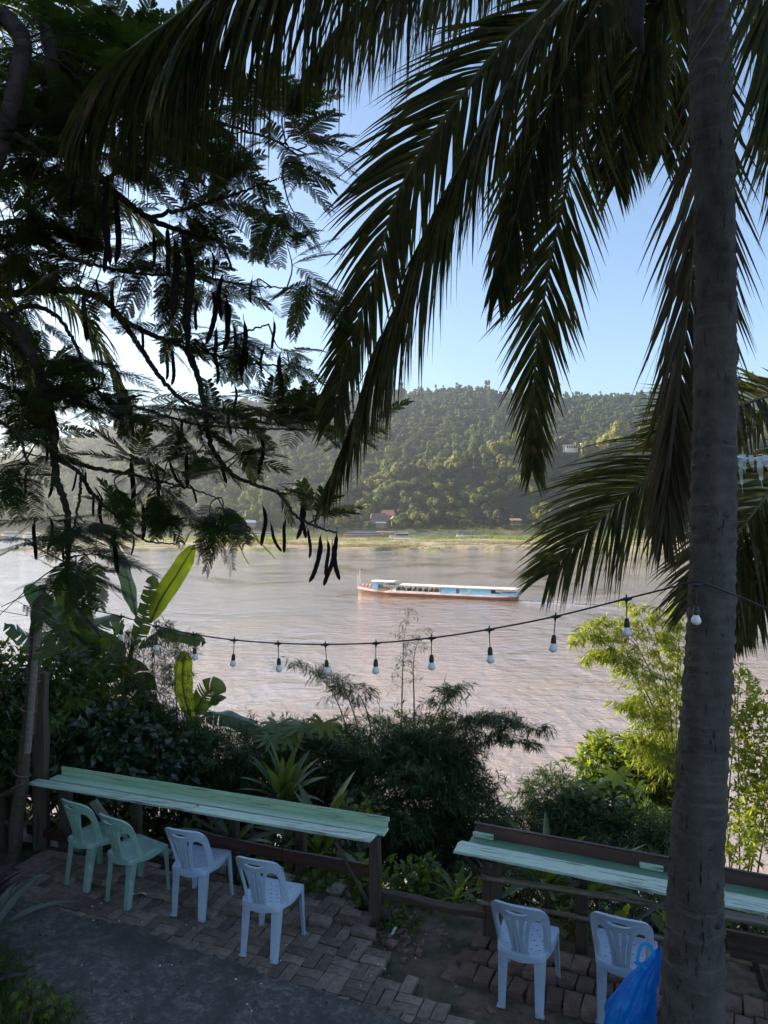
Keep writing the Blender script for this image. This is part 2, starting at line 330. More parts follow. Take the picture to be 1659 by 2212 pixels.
def asphalt_mat():
    m, t, b = nodes('asphalt')
    tc = N(t, 'ShaderNodeTexCoord')
    n1 = N(t, 'ShaderNodeTexNoise', Scale=2.2, Detail=9, Roughness=.72); t.links.new(tc.outputs['Object'], n1.inputs['Vector'])
    n2 = N(t, 'ShaderNodeTexNoise', Scale=13, Detail=12, Roughness=.82, Distortion=.9); t.links.new(tc.outputs['Object'], n2.inputs['Vector'])
    n3 = N(t, 'ShaderNodeTexNoise', Scale=160, Detail=3); t.links.new(tc.outputs['Object'], n3.inputs['Vector'])
    a = ramp(t, n1.outputs[0], [(.35, (.052,.047,.043)), (.7, (.092,.084,.077))])
    s = ramp(t, n2.outputs[0], [(.47, grey(0)), (.66, grey(.8))])
    s2 = ramp(t, n1.outputs[0], [(.40, grey(0)), (.58, grey(1))])
    mu = N(t, 'ShaderNodeMath', operation='MULTIPLY'); t.links.new(s.outputs[0], mu.inputs[0]); t.links.new(s2.outputs[0], mu.inputs[1])
    mx = N(t, 'ShaderNodeMix', data_type='RGBA'); t.links.new(mu.outputs[0], mx.inputs[0]); t.links.new(a.outputs[0], mx.inputs[6]); mx.inputs[7].default_value = (.34,.31,.28,1)
    t.links.new(mx.outputs[2], b.inputs['Base Color']); b.inputs['Roughness'].default_value = .85
    ad = N(t, 'ShaderNodeMath', operation='ADD'); t.links.new(n3.outputs[0], ad.inputs[0]); t.links.new(n2.outputs[0], ad.inputs[1])
    bp = N(t, 'ShaderNodeBump', Strength=.6, Distance=.006); t.links.new(ad.outputs[0], bp.inputs['Height']); t.links.new(bp.outputs[0], b.inputs['Normal'])
    return m
M['asphalt'] = asphalt_mat()
M['soil'] = pm('mossy_soil', (.09,.070,.054), (.17,.135,.103), scale=5, rough=.95, bump=.8, bscale=35, dist=.015, c3=(.045,.055,.028), dscale=2.2, dlo=.46, dhi=.6, spec=.15)

def water_mat():
    m, t, b = nodes('river_water')
    tc = N(t, 'ShaderNodeTexCoord')
    big = N(t, 'ShaderNodeTexNoise', Scale=.035, Detail=4, Roughness=.6, Distortion=.8); t.links.new(tc.outputs['Object'], big.inputs['Vector'])
    c = ramp(t, big.outputs[0], [(.35, (.34,.24,.17)), (.68, (.46,.34,.25))])
    t.links.new(c.outputs[0], b.inputs['Base Color'])
    b.inputs['Roughness'].default_value = .09; b.inputs['IOR'].default_value = 1.33
    mp = N(t, 'ShaderNodeMapping'); mp.inputs['Scale'].default_value = (.75,1.6,1); mp.inputs['Rotation'].default_value = (0,0,.18)
    t.links.new(tc.outputs['Object'], mp.inputs[0])
    w1 = N(t, 'ShaderNodeTexNoise', Scale=.42, Detail=3, Roughness=.5, Distortion=.5); t.links.new(mp.outputs[0], w1.inputs['Vector'])
    w2 = N(t, 'ShaderNodeTexNoise', Scale=1.9, Detail=5, Roughness=.65, Distortion=.4); t.links.new(mp.outputs[0], w2.inputs['Vector'])
    w3 = N(t, 'ShaderNodeTexNoise', Scale=.10, Detail=3, Roughness=.5, Distortion=1.0); t.links.new(mp.outputs[0], w3.inputs['Vector'])
    # calmer and rougher patches of the current
    amp = N(t, 'ShaderNodeMapRange'); amp.inputs[1].default_value = .35; amp.inputs[2].default_value = .65; amp.inputs[3].default_value = .18; amp.inputs[4].default_value = 1.25
    t.links.new(big.outputs[0], amp.inputs[0])
    s1 = N(t, 'ShaderNodeMath', operation='MULTIPLY'); t.links.new(w2.outputs[0], s1.inputs[0]); s1.inputs[1].default_value = .34
    s2 = N(t, 'ShaderNodeMath', operation='ADD'); t.links.new(w1.outputs[0], s2.inputs[0]); t.links.new(s1.outputs[0], s2.inputs[1])
    s3 = N(t, 'ShaderNodeMath', operation='MULTIPLY'); t.links.new(s2.outputs[0], s3.inputs[0]); t.links.new(amp.outputs[0], s3.inputs[1])
    mp4 = N(t, 'ShaderNodeMapping'); mp4.inputs['Scale'].default_value = (1,.42,1); mp4.inputs['Rotation'].default_value = (0,0,-.1); t.links.new(tc.outputs['Object'], mp4.inputs[0])
    w5 = N(t, 'ShaderNodeTexNoise', Scale=.34, Detail=4, Roughness=.65); t.links.new(mp4.outputs[0], w5.inputs['Vector'])
    s5 = N(t, 'ShaderNodeMath', operation='MULTIPLY_ADD'); t.links.new(w5.outputs[0], s5.inputs[0]); s5.inputs[1].default_value = 1.0; t.links.new(s3.outputs[0], s5.inputs[2]); s3 = s5
    s4 = N(t, 'ShaderNodeMath', operation='MULTIPLY_ADD'); t.links.new(w3.outputs[0], s4.inputs[0]); s4.inputs[1].default_value = .5; t.links.new(s3.outputs[0], s4.inputs[2])
    bp = N(t, 'ShaderNodeBump', Strength=1.0, Distance=.31); t.links.new(s4.outputs[0], bp.inputs['Height']); t.links.new(bp.outputs[0], b.inputs['Normal'])
    b.inputs['Coat Weight'].default_value = 1; b.inputs['Coat Roughness'].default_value = .06; b.inputs['Coat IOR'].default_value = 2.6; t.links.new(bp.outputs[0], b.inputs['Coat Normal'])
    return m
M['water'] = water_mat()

def bag_mat():
    m, t, b = nodes('blue_plastic_film')
    tc = N(t, 'ShaderNodeTexCoord'); n1 = N(t, 'ShaderNodeTexNoise', Scale=7, Detail=4, Distortion=1.2); t.links.new(tc.outputs['Object'], n1.inputs['Vector'])
    c = ramp(t, n1.outputs[0], [(.35, (.008,.20,.62)), (.62, (.02,.32,.75)), (.74, (.10,.50,.80))])
    t.links.new(c.outputs[0], b.inputs['Base Color']); b.inputs['Roughness'].default_value = .28
    tr = N(t, 'ShaderNodeBsdfTranslucent'); tr.inputs[0].default_value = (.03,.40,.90,1)
    ms = N(t, 'ShaderNodeMixShader'); ms.inputs[0].default_value = .45
    t.links.new(b.outputs[0], ms.inputs[1]); t.links.new(tr.outputs[0], ms.inputs[2]); t.links.new(ms.outputs[0], t.nodes['Material Output'].inputs[0])
    mp = N(t, 'ShaderNodeMapping'); mp.inputs['Rotation'].default_value = (0,.5,0); mp.inputs['Scale'].default_value = (2.2,2.2,.7); t.links.new(tc.outputs['Object'], mp.inputs[0])
    n2 = N(t, 'ShaderNodeTexNoise', Scale=7, Detail=5, Distortion=1.5); t.links.new(mp.outputs[0], n2.inputs['Vector'])
    bp = N(t, 'ShaderNodeBump', Strength=.9, Distance=.03); t.links.new(n2.outputs[0], bp.inputs['Height']); t.links.new(bp.outputs[0], b.inputs['Normal'])
    return m
M['bag'] = bag_mat()
# ================================================================== THE SETTING
def struct(o): o['kind'] = 'structure'; return o
def stuff(o): o['kind'] = 'stuff'; return o
# ---- river
mb = MB(); mb.grid(np.array([[(x, y, WATER) for x in np.linspace(-990, 990, 7)] for y in (14, 60, 200, 400, 640)]))
struct(build(mb, 'river', M['water'], org=(0,0,WATER)))
# ---- near ground: terrace and the slope down to the river
def noise2(x, y, s, seed=0):
    r = np.random.default_rng(seed); v = 0
    for k in range(5):
        a = r.uniform(0, 6.28); f = s*(1.7**k); v += math.sin((x*math.cos(a)+y*math.sin(a))*f+r.uniform(0, 6.28))*.6**k
    return v
xs = np.concatenate([np.linspace(-120, -14, 12), np.linspace(-12, 14, 66), np.linspace(16, 120, 12)]); A = []
for s in np.concatenate([np.linspace(-40, -4, 10), np.linspace(-3.5, .35, 20), np.linspace(.7, 8, 22), np.linspace(9, 33, 14)]):
    row = []
    for x in xs:
        y = 8.02+(s-0.325*(x+3.95))/0.9457
        z = ground_z(x, y) + (.012*noise2(x, y, 2.1) if s < .4 else .12*noise2(x, y, .9, 3))
        row.append((x, y, z))
    A.append(row)
mb = MB(); A = np.array(A); mb.grid(A[:30]); struct(build(mb, 'terrace_ground', M['soil'], org=(0,5,0), smooth=True))
mb = MB(); mb.grid(A[29:]); struct(build(mb, 'river_bank', M['slope'], org=(0,9,0), smooth=True))
# ---- asphalt path, a slab with an irregular edge
edge = [(-4.6,7.02),(-3.6,6.80),(-2.948,6.557),(-2.257,6.30),(-1.679,5.997),(-1.2,5.79),(-.835,5.58),(-.277,5.34),(0,5.193),(.42,5.02),(1.2,4.6),(2.6,3.9)]
E = catmull([(a,b,0) for a,b in edge], 90); E[:,1] += .018*rng.normal(size=90); E[:,0] += .01*rng.normal(size=90)
far = E.copy(); rows = []
for t in (0, .08, .3, .6, 1.0):
    q = E*(1-t)+np.stack([E[:,0]-3.0, E[:,1]-9, E[:,2]*0], 1)*t; q[:,2] = .016-.008*(1-min(1, t*8)); rows.append(q)
low = E.copy(); low[:,1] += .02; low[:,2] = -.09
A = np.array([low]+rows); mb = MB(); mb.grid(A[::-1]); struct(build(mb, 'asphalt_path', M['asphalt'], org=(-1.5,4,-.05), smooth=False))

# ---- brick paving
def brick_mesh(l, w, h, seed):
    r = np.random.default_rng(seed); bm = bmesh.new(); bmesh.ops.create_cube(bm, size=1)
    for v in bm.verts:
        v.co = Vector((v.co.x*l, v.co.y*w, v.co.z*h))+Vector(r.normal(size=3)*(.003,.003,.0025))
    bmesh.ops.bevel(bm, geom=bm.edges[:], offset=.006, segments=1, affect='EDGES')
    me = bpy.data.meshes.new('brick'); bm.to_mesh(me); bm.free(); return me
BR = [brick_mesh(.205, .098, .075, i) for i in range(6)]
for b_ in BR: b_.materials.append(M['brick'])
pav = empty('brick_paving', (-1.9, 6.8, -.04)); pav['kind'] = 'structure'
a0 = math.radians(-20.5); e1 = np.array((math.cos(a0), math.sin(a0))); e2 = np.array((-math.sin(a0), math.cos(a0)))
o0 = np.array((-4.6, 6.9)); cnt = 0; U = .209
def edge_y(x): return float(np.interp(x, [e[0] for e in edge], [e[1] for e in edge]))
spots = []
for i in range(-2, 32):
    for j in range(-9, 9):
        c0 = o0+e1*(i*U)+e2*(j*U)
        for k in (-1, 1):
            hor = (i+j) % 2
            c = c0+(e2 if hor else e1)*k*U*.25
            x, y = c; s = KS(x, y)
            if s > -.10 or y < edge_y(x)-.10 or x < -3.75: continue
            # ragged right end where the paving breaks up into soil
            if x > -.12+.85*max(0, (5.95-y))-.25*max(0, y-6.2)+rng.normal()*.05: continue
            spots.append((x, y, a0+(0 if hor else math.pi/2), s))
for x, y, an, s in spots:
    lift = .045 if (s > -.62-.1*math.sin(x*3) and x > -3.2) else (.0 if s > -.95 else -.008)
    lift += (.009*noise2(x, y, 1.7, 5)+rng.normal()*.004)*min(1, max(.1, (y-edge_y(x))*3))
    tilt = .05 if lift > .03 else .022
    o = put('brick', BR[int(rng.integers(6))], M['brick'], pav, (x, y, -.0375+lift), (rng.normal()*tilt, rng.normal()*tilt, an+rng.normal()*.025))
    cnt += 1
print('bricks', cnt)
# raised brick strip under the right counter: three rows, headers towards the path
BR2 = [brick_mesh(.128, .20, .10, 50+i) for i in range(5)]
for b_ in BR2: b_.materials.append(M['brick_red'])
pv2 = empty('brick_platform', (1.6, 5.5, -.04)); pv2['kind'] = 'structure'
p0 = np.array((.455, 5.66)); d2 = np.array((math.cos(math.radians(-23.7)), math.sin(math.radians(-23.7)))); n2 = np.array((-d2[1], d2[0]))
for r_ in range(3):
    for i in range(23):
        c = p0+d2*((i+.5*(r_ % 2))*.137+.05)+n2*(.10+r_*.212)
        if r_ == 2 and i < 1: continue
        put('brick', BR2[int(rng.integers(5))], M['brick_red'], pv2, (c[0], c[1], -.030+.012*r_+rng.normal()*.006-(.04 if i == 0 else 0)),
            (rng.normal()*.05-.06, rng.normal()*.05, math.radians(-23.7)+rng.normal()*.05))
# ---- concrete kerb behind the chairs, cast in pieces
kb = empty('concrete_kerb', (-2.2, 7.4, -.05)); kb['kind'] = 'structure'
ka = np.array((-5.2, 8.47)); kd = np.array((.9457, -.325))
for i in range(5):
    a = ka+kd*(i*1.06); b = ka+kd*(i*1.06+1.05)
    beam('kerb_block', (*a, .035+rng.normal()*.012), (*b, .035+rng.normal()*.012-.01), .13, .19, M['concrete'], kb, bev=.012, seed=i, warp=.005)
# ---- rubble
def chunk_mesh(seed, s):
    r = np.random.default_rng(seed); bm = bmesh.new(); bmesh.ops.create_cube(bm, size=1)
    for v in bm.verts: v.co = Vector((v.co.x*s*r.uniform(.7,1.5), v.co.y*s*r.uniform(.5,1.1), v.co.z*s*r.uniform(.35,.8)))+Vector(r.normal(size=3)*s*.12)
    bmesh.ops.bevel(bm, geom=bm.edges[:], offset=s*.07, segments=1, affect='EDGES')
    me = bpy.data.meshes.new('fragment'); bm.to_mesh(me); bm.free(); me.materials.append(M['brick_red']); return me
mb = MB()
for k in range(260):
    if k < 170: x, y = rng.normal(.12, .23), rng.normal(6.32, .2)
    elif k < 200: x, y = rng.uniform(-.2, 2.2), rng.uniform(4.9, 5.7)
    else: x, y = rng.uniform(2.3, 3.2), rng.uniform(4.3, 5.3)
    if y < edge_y(x)+.05: continue
    s = rng.uniform(.012, .032); R = Matrix.Rotation(rng.uniform(0, 6.3), 3, 'Z') @ Matrix.Rotation(rng.normal()*.4, 3, 'X')
    mb.box((x, y, -.045+s*.3), (s*rng.uniform(1, 2), s*rng.uniform(.7, 1.3), s*rng.uniform(.4, .9)), R)
stuff(build(mb, 'brick_rubble', M['brick_red']))
for k, (dx, dy, s) in enumerate([(790,2040,.07),(820,2065,.06),(845,2030,.08),(870,2062,.055),(905,2048,.06),(760,2003,.09),(880,2025,.06),(1578,2120,.06),(1592,2150,.07),(1612,2138,.06),(1640,2165,.07),(1605,2095,.05)]):
    g = G(dx, dy); o = put('brick_fragment', chunk_mesh(k, s), M['brick_red'], None, (g[0], g[1], -.045+s*.2), (rng.normal()*.2, rng.normal()*.2, rng.uniform(0, 6)))
    if k < 7: tag(o, 'broken brick piece lying on the bare soil between the two green counters', 'brick piece', 'broken bricks on the soil between the counters')
    else: tag(o, 'broken brick piece lying on the soil right of the palm trunk', 'brick piece', 'broken bricks right of the palm trunk')

# ---- sandbar in the river
def sand_front(x): return 352+5*math.sin(x*.021)+3.2*math.sin(x*.063+1)+1.6*math.sin(x*.17)+.8*math.sin(x*.41)
def sand_z(x, y):
    f = sand_front(x); b = 505+9*math.sin(x*.012+2)
    e = min((y-f)/4.5, (b-y)/14); e = max(-1, min(1, e))
    if x < -168: e = min(e, (x+205)/25)
    z = WATER+1.55*e+(.35 if e > 0 else 0)*(noise2(x, y*.35, .09, 11)*.6+.5)*min(1, max(0, e*2))+.18*noise2(x, y, .6, 12)*max(0, e)
    return z
A = np.array([[(x, y, sand_z(x, y)) for x in np.linspace(-230, 420, 240)] for y in np.concatenate([np.linspace(340, 372, 24), np.linspace(376, 520, 40)])])
mb = MB(); mb.grid(A); struct(build(mb, 'sandbar', M['sand'], org=(60,420,WATER), smooth=False))
# ---- wake of the slow boat
A = []
for i, s in enumerate(np.linspace(0, 60, 150)):
    row = []
    for q in np.linspace(-1, 1, 28):
        hw = 1.6+s*.13; fade = math.exp(-s/24)*min(1, s/2)*(1-abs(q)**6)
        z = WATER-.03+.05*(1-abs(q)**8)+fade*(.16*math.exp(-((abs(q)-.8)/.13)**2)+.07*math.sin(s*2.1+q*4)*math.cos(q*9)+.04*math.sin(s*4.7-q*11))
        row.append((28.6+.924*s+.382*q*hw, 151.3-.382*s+.924*q*hw, z))
    A.append(row)
mb = MB(); mb.grid(np.array(A)[:, ::-1]); struct(build(mb, 'boat_wake', M['water'], org=(28.6,151.3,WATER), smooth=True))
# ---- far bank and wooded hills
CF = [(-900,1010),(-400,1000),(0,985),(150,940),(300,892),(450,865),(620,852),(800,842),(900,838),(1000,832),(1100,844),(1250,852),(1370,845),(1500,835),(1659,815),(2000,790),(2600,800)]
CN = [(-900,1100),(400,1092),(600,1085),(700,1068),(850,1022),(1000,985),(1150,944),(1205,957),(1280,957),(1335,936),(1400,945),(1659,930),(2000,920),(2600,930)]
def far_z(x, y):
    u = x/y*F+829.5
    hf = EYE+(1110-(np.interp(u, *zip(*CF))+13))/F*1150; hn = EYE+(1110-(np.interp(u, *zip(*CN))+24))/F*730
    t = min(1, max(0, (y-596)/34)); z = WATER-2+8.2*t*t*(3-2*t)
    t = min(1, max(0, (y-636)/94)); s = t*t*(3-2*t); zn = z+(hn-z)*s
    if y > 730: zn = max(z, hn-(y-730)*.35)
    t = min(1.0, max(0, (y-690)/460)); zf = z+(hf-z)*(t**.85)
    if y > 1150: zf = hf-(y-1150)*.4
    r = max(zn, zf, z)
    return r+(noise2(x, y, .02, 21)*1.5+noise2(x, y, .05, 22)*.6)*min(1, max(0, (y-640)/80))
xs = np.linspace(-900, 900, 150); ysl = np.concatenate([np.linspace(585, 640, 14), np.linspace(648, 760, 15), np.linspace(775, 1400, 34)])
A = np.array([[(x, y, far_z(x, y)) for x in xs] for y in ysl])
mb = MB(); mb.grid(A[:15]); struct(build(mb, 'far_bank', M['bank'], org=(0,610,WATER), smooth=True))
mb = MB(); mb.grid(A[14:]); struct(build(mb, 'wooded_hills', M['hill'], org=(0,900,0), smooth=True))
# ---- air
mb = MB(); mb.box((0, 690, 110), (2000, 1480, 264))
hz = build(mb, 'haze', None, org=(0,690,-22)); hz['kind'] = 'stuff'
hm = bpy.data.materials.new('haze'); hm.use_nodes = True; ht = hm.node_tree; ht.nodes.clear()
pv = ht.nodes.new('ShaderNodeVolumePrincipled'); ho = ht.nodes.new('ShaderNodeOutputMaterial')
pv.inputs['Color'].default_value = (.93,.95,1.0,1); pv.inputs['Density'].default_value = 0.00024; pv.inputs['Anisotropy'].default_value = .74
ht.links.new(pv.outputs[0], ho.inputs['Volume']); hz.data.materials.append(hm)

# ================================================================== FAR TREES
def crown_mesh(seed, mat, nq=1500, flat=.75, q=.105, trunk=True):
    r = np.random.default_rng(seed); mbq = MB(); nb = r.integers(8, 15)
    cen = r.normal(size=(nb,3))*(.27,.27,.17*flat/.75); cen[:,2] += .62; rad = r.uniform(.13, .27, nb)
    b = r.integers(0, nb, nq); d = r.normal(size=(nq,3)); d[:,2] = d[:,2]*.8+.25; d = unit(d)
    pos = cen[b]+d*rad[b][:,None]*r.uniform(.75, 1.08, nq)[:,None]*(1,1,flat)
    nrm = unit(d+r.normal(size=(nq,3))*.32); t = unit(np.cross(nrm, r.normal(size=(nq,3))))
    V = np.array(QUAD[0])-(0,.5,0); sc = r.uniform(.6, 1.25, nq)*q
    x = np.cross(nrm, t)
    W = pos[:,None]+V[None,:,0:1]*(sc*.8)[:,None,None]*x[:,None]+V[None,:,1:2]*sc[:,None,None]*t[:,None]
    mbq.raw(W.reshape(-1,3), np.arange(nq*4), np.full(nq, 4)); nf = nq
    mbq.tube([(0,0,-.12),(.01,0,.2),(.02,.01,.55)], [.028,.022,.012], 5)
    for k in range(4): mbq.tube([(.01,0,.28), tuple(cen[k]*.6+np.array((0,0,.1))), tuple(cen[k])], [.012,.008,.004], 4)
    me = mbq.mesh('far_crown'); me.materials.append(mat); me.materials.append(M['branch'])
    mi = np.zeros(len(me.polygons), np.int32); mi[nf:] = 1; me.polygons.foreach_set('material_index', mi); return me
CR = [crown_mesh(i, M[['crown_a','crown_a','crown_b','crown_a','crown_b','crown_c','crown_a','crown_c'][i]], flat=[.7,.9,.75,1.1,.85,.8,.6,1.0][i]) for i in range(8)]
bare = crown_mesh(31, M['crown_c'], nq=160, flat=1.0, q=.07)
KN = ['round dark green tree','tall dark green tree','yellow green sunlit tree','tall narrow green tree','bushy yellow green tree','greyish green thin tree','broad flat dark tree','greyish upright tree']
houses_u = [(700,1090),(828,1104),(1114,1120)]
placed = []; tries = 0
while len(placed) < 290 and tries < 60000:
    tries += 1
    if len(placed) < 75: u, y = rng.uniform(-120, 1780), rng.uniform(634, 652)
    else: u, y = rng.uniform(300, 1780), rng.uniform(640, 735)
    x = (u-829.5)/F*y; z = far_z(x, y); dia = 11+16*rng.random()**1.6*(1.0 if y > 655 else .75)
    dyp = 1110-(z-EYE)/y*F
    if u < 560 and rng.random() < .25: dia *= .8
    if any((px-x)**2+(py-y)**2 < (.30*(pd+dia))**2 for px, py, pd in placed): continue
    if any(abs(u-hu) < 42 and y < 668 for hu, hd in houses_u): continue
    if abs(u-1240) < 55 and y < 722: 
        if z+dia*1.6 > EYE+(1110-984)/F*y: continue
    placed.append((x, y, dia)); k = int(rng.integers(8)); hgt = dia*rng.uniform(.85, 1.25)
    if u > 780 and y > 652 and rng.random() < .6: k = int(rng.choice([2, 4]))  # extra yellow crowns: sunlight on the knoll put into tree colour
    o = put('forest_tree', CR[k], None, None, (x, y, z-dia*.06), (0, 0, rng.uniform(0, 6.28))); o.scale = (dia, dia, hgt)
    near = next(s for lim, s in [(170,'beyond left white boat'),(420,'beyond the banana clump'),(620,'left of the village roofs'),(760,'beside the orange roof'),(900,'around brown village roofs'),(1080,'left of stilt hut'),(1180,'around the stilt hut'),(1300,'below the white hill house'),(1480,'just left of the palm trunk'),(9999,'right of palm trunk')] if u < lim)
    lev = 'on the far bank' if y < 655 else ('low on the slope' if y < 680 else ('on mid slope' if y < 708 else 'near the crest'))
    lab = f"{'large ' if dia > 17 else ('small ' if dia < 12 else '')}{KN[k]} {lev}, {near}"
    tag(o, lab, 'tree', 'trees on the wooded knoll across the river')
bylab = {}
for o in SC.objects:
    if o.name.startswith('forest_tree'): bylab.setdefault(o['label'], []).append(o)
for lab, os_ in bylab.items():
    if len(os_) < 2: continue
    os_.sort(key=lambda o: o.location.x/o.location.y)
    for i, o in enumerate(os_):
        o['label'] = lab+(', leftmost' if i == 0 else (', rightmost' if i == len(os_)-1 else f", {['','second','third','fourth','fifth','sixth','seventh','eighth','ninth'][min(i,8)]} from left"))
print('far trees', len(placed))
# the rest of the wood: one object, instanced by geometry nodes
src = bpy.data.collections.new('crown_sources')
for i, me in enumerate([CR[0], CR[1], CR[3], CR[5], CR[6], CR[2], CR[0], CR[7], bare]):
    so = bpy.data.objects.new('crown_source', me); src.objects.link(so)
pts = []; scl = []
def addp(u, y, dia, hg):
    x = (u-829.5)/F*y; pts.append((x, y, far_z(x, y)-.08*dia)); scl.append((dia, dia, hg))
for k in range(7600):
    y = 740+430*rng.random()**1.0; u = rng.uniform(-250, 1900); d_ = rng.uniform(5.5, 11)
    if rng.random() < .03: addp(u, y, d_*.8, d_*1.9)
    else: addp(u, y, d_, d_*rng.uniform(.7, 1.15))
for k in range(120): u = rng.uniform(-100, 1800)+40*rng.normal(); hh = rng.uniform(6, 14); addp(u, rng.uniform(1110, 1160), hh*rng.uniform(.35,.9), hh)
for k in range(1500):
    uu, yy = rng.uniform(-200, 1850), rng.uniform(638, 745)
    if 1200 < uu < 1285 and yy > 685: continue
    addp(uu, yy, rng.uniform(3.5, 7), rng.uniform(3.5, 6.5))
for k in range(110): addp(rng.uniform(1180, 1300), rng.uniform(655, 713), rng.uniform(4, 7.5), rng.uniform(3, 5))
for k in range(700): addp(rng.uniform(-200, 1850), rng.uniform(622, 640), rng.uniform(1.6, 3.6), rng.uniform(1.5, 3.2))
me = bpy.data.meshes.new('wood'); me.from_pydata([tuple(p) for p in pts], [], [])
at = me.attributes.new('scl', 'FLOAT_VECTOR', 'POINT'); at.data.foreach_set('vector', np.array(scl, np.float32).ravel())
at = me.attributes.new('idx', 'INT', 'POINT'); at.data.foreach_set('value', np.where(rng.random(len(pts)) < .02, 8, rng.integers(0, 8, len(pts))).astype(np.int32))
at = me.attributes.new('ang', 'FLOAT', 'POINT'); at.data.foreach_set('value', rng.uniform(0, 6.28, len(pts)).astype(np.float32))
wo = put('far_wood', me, None); wo['kind'] = 'stuff'
ng = bpy.data.node_groups.new('wood', 'GeometryNodeTree')
ng.interface.new_socket('Geometry', in_out='INPUT', socket_type='NodeSocketGeometry'); ng.interface.new_socket('Geometry', in_out='OUTPUT', socket_type='NodeSocketGeometry')
gi = ng.nodes.new('NodeGroupInput'); go = ng.nodes.new('NodeGroupOutput'); ip = ng.nodes.new('GeometryNodeInstanceOnPoints')
ci = ng.nodes.new('GeometryNodeCollectionInfo'); ci.inputs[0].default_value = src; ci.inputs[1].default_value = True; ci.inputs[2].default_value = True
def nattr(nm, typ):
    n = ng.nodes.new('GeometryNodeInputNamedAttribute'); n.data_type = typ; n.inputs[0].default_value = nm; return n
na, ni, ns = nattr('ang', 'FLOAT'), nattr('idx', 'INT'), nattr('scl', 'FLOAT_VECTOR')
cx = ng.nodes.new('ShaderNodeCombineXYZ'); ng.links.new(na.outputs[0], cx.inputs[2])
e2r = ng.nodes.new('FunctionNodeEulerToRotation'); ng.links.new(cx.outputs[0], e2r.inputs[0])
ng.links.new(gi.outputs[0], ip.inputs['Points']); ng.links.new(ci.outputs[0], ip.inputs['Instance']); ip.inputs['Pick Instance'].default_value = True
ng.links.new(ni.outputs[0], ip.inputs['Instance Index']); ng.links.new(e2r.outputs[0], ip.inputs['Rotation']); ng.links.new(ns.outputs[0], ip.inputs['Scale'])
ng.links.new(ip.outputs[0], go.inputs[0])
wo.modifiers.new('wood', 'NODES').node_group = ng
# grass on the sandbar
mb = MB(); mbd = MB()
def tufts(m, n, cx_, cy_, sx, sy, h0, h1):
    x = rng.normal(cx_, sx, n); y = rng.normal(cy_, sy, n); z = np.array([sand_z(a, b) for a, b in zip(x, y)]); ok = z > WATER+.5
    x, y, z = x[ok], y[ok], z[ok]; nn = len(x)
    if nn == 0: return
    pos = np.repeat(np.stack([x,y,z],1), 7, 0)+rng.normal(size=(nn*7,3))*(.5,.5,.02); d = rdir(nn*7, 1.6); d[:,2] = abs(d[:,2])
    hh = rng.uniform(h0, h1, nn*7)*1.35; scatter(m, BLADE[0], BLADE[1], pos, d, rdir(nn*7), np.stack([hh*.30, hh, hh], 1))
for (dx, dy, wd, n, h) in [(975,1163,65,520,1.7),(1060,1164,60,480,1.8),(1120,1167,50,320,1.4),(1160,1165,40,240,1.5),(925,1166,35,160,1.1),(810,1168,28,120,1.0),(835,1170,20,60,.8),(520,1168,48,420,2.2),(490,1172,25,200,1.7),(585,1172,32,260,1.6),(610,1166,40,170,1.3),(400,1168,40,160,1.4),(450,1165,30,160,1.6),(700,1168,60,120,.9),(760,1170,50,120,.8),(1230,1168,60,160,1.2),(1330,1168,60,200,1.3),(1640,1168,60,260,1.4),(290,1170,40,160,1.2)]:
    y0 = (EYE-WATER-1.4)*F/(dy-1110-2); tufts(mb, n, (dx-829.5)/F*y0, y0, wd*.42/F*y0, 11, h*.55, h)
for (dx, dy, wd, n, h) in [(560,1180,70,260,1.0),(780,1183,70,260,.9),(870,1184,50,220,.9),(1000,1175,160,260,.8),(1120,1178,60,200,1.1),(640,1180,60,240,1.0),(1000,1182,60,120,.7),(1300,1178,120,240,.9)]:
    y0 = (EYE-WATER-.9)*F/(dy-1110-1); tufts(mbd, n, (dx-829.5)/F*y0, y0, wd*.5/F*y0, 7, h*.5, h)
stuff(build(mb, 'sandbar_grass', M['far_grass'])); stuff(build(mbd, 'dry_grass', M['far_grass_dry']))
# growth on the far bank: crops and stakes
mb = MB()
n = 2600; u = rng.uniform(-100, 1750, n); y = rng.uniform(612, 634, n); x = (u-829.5)/F*y; z = np.array([far_z(a, b) for a, b in zip(x, y)])
dens = np.array([.5+.5*math.sin(q*.013)+.3*math.sin(q*.05) for q in u]); ok = rng.random(n) < dens; x, y, z = x[ok], y[ok], z[ok]
pos = np.repeat(np.stack([x,y,z],1), 4, 0)+rng.normal(size=(len(x)*4,3))*(.6,.5,.02); d = rdir(len(pos), 1.4); d[:,2] = abs(d[:,2]); hh = rng.uniform(.6, 1.9, len(pos))
scatter(mb, BLADE[0], BLADE[1], pos, d, rdir(len(pos)), np.stack([hh*.35, hh, hh], 1)); stuff(build(mb, 'bank_crops', M['far_grass']))
mb = MB()
for k in range(240):
    u = rng.uniform(660, 1230) if k < 180 else rng.uniform(200, 660); y = rng.uniform(599, 622); x = (u-829.5)/F*y; z = far_z(x, y)
    h = rng.uniform(1.2, 3.6); mb.tube([(x, y, z-.4), (x+rng.normal()*.15, y, z+h)], .07, 4)
    if rng.random() < .35: mb.tube([(x, y, z+h*.7), (x+rng.uniform(2, 6), y+rng.normal(), z+h*.7+rng.normal()*.3)], .05, 4)
stuff(build(mb, 'bank_stakes', M['far_wood']))
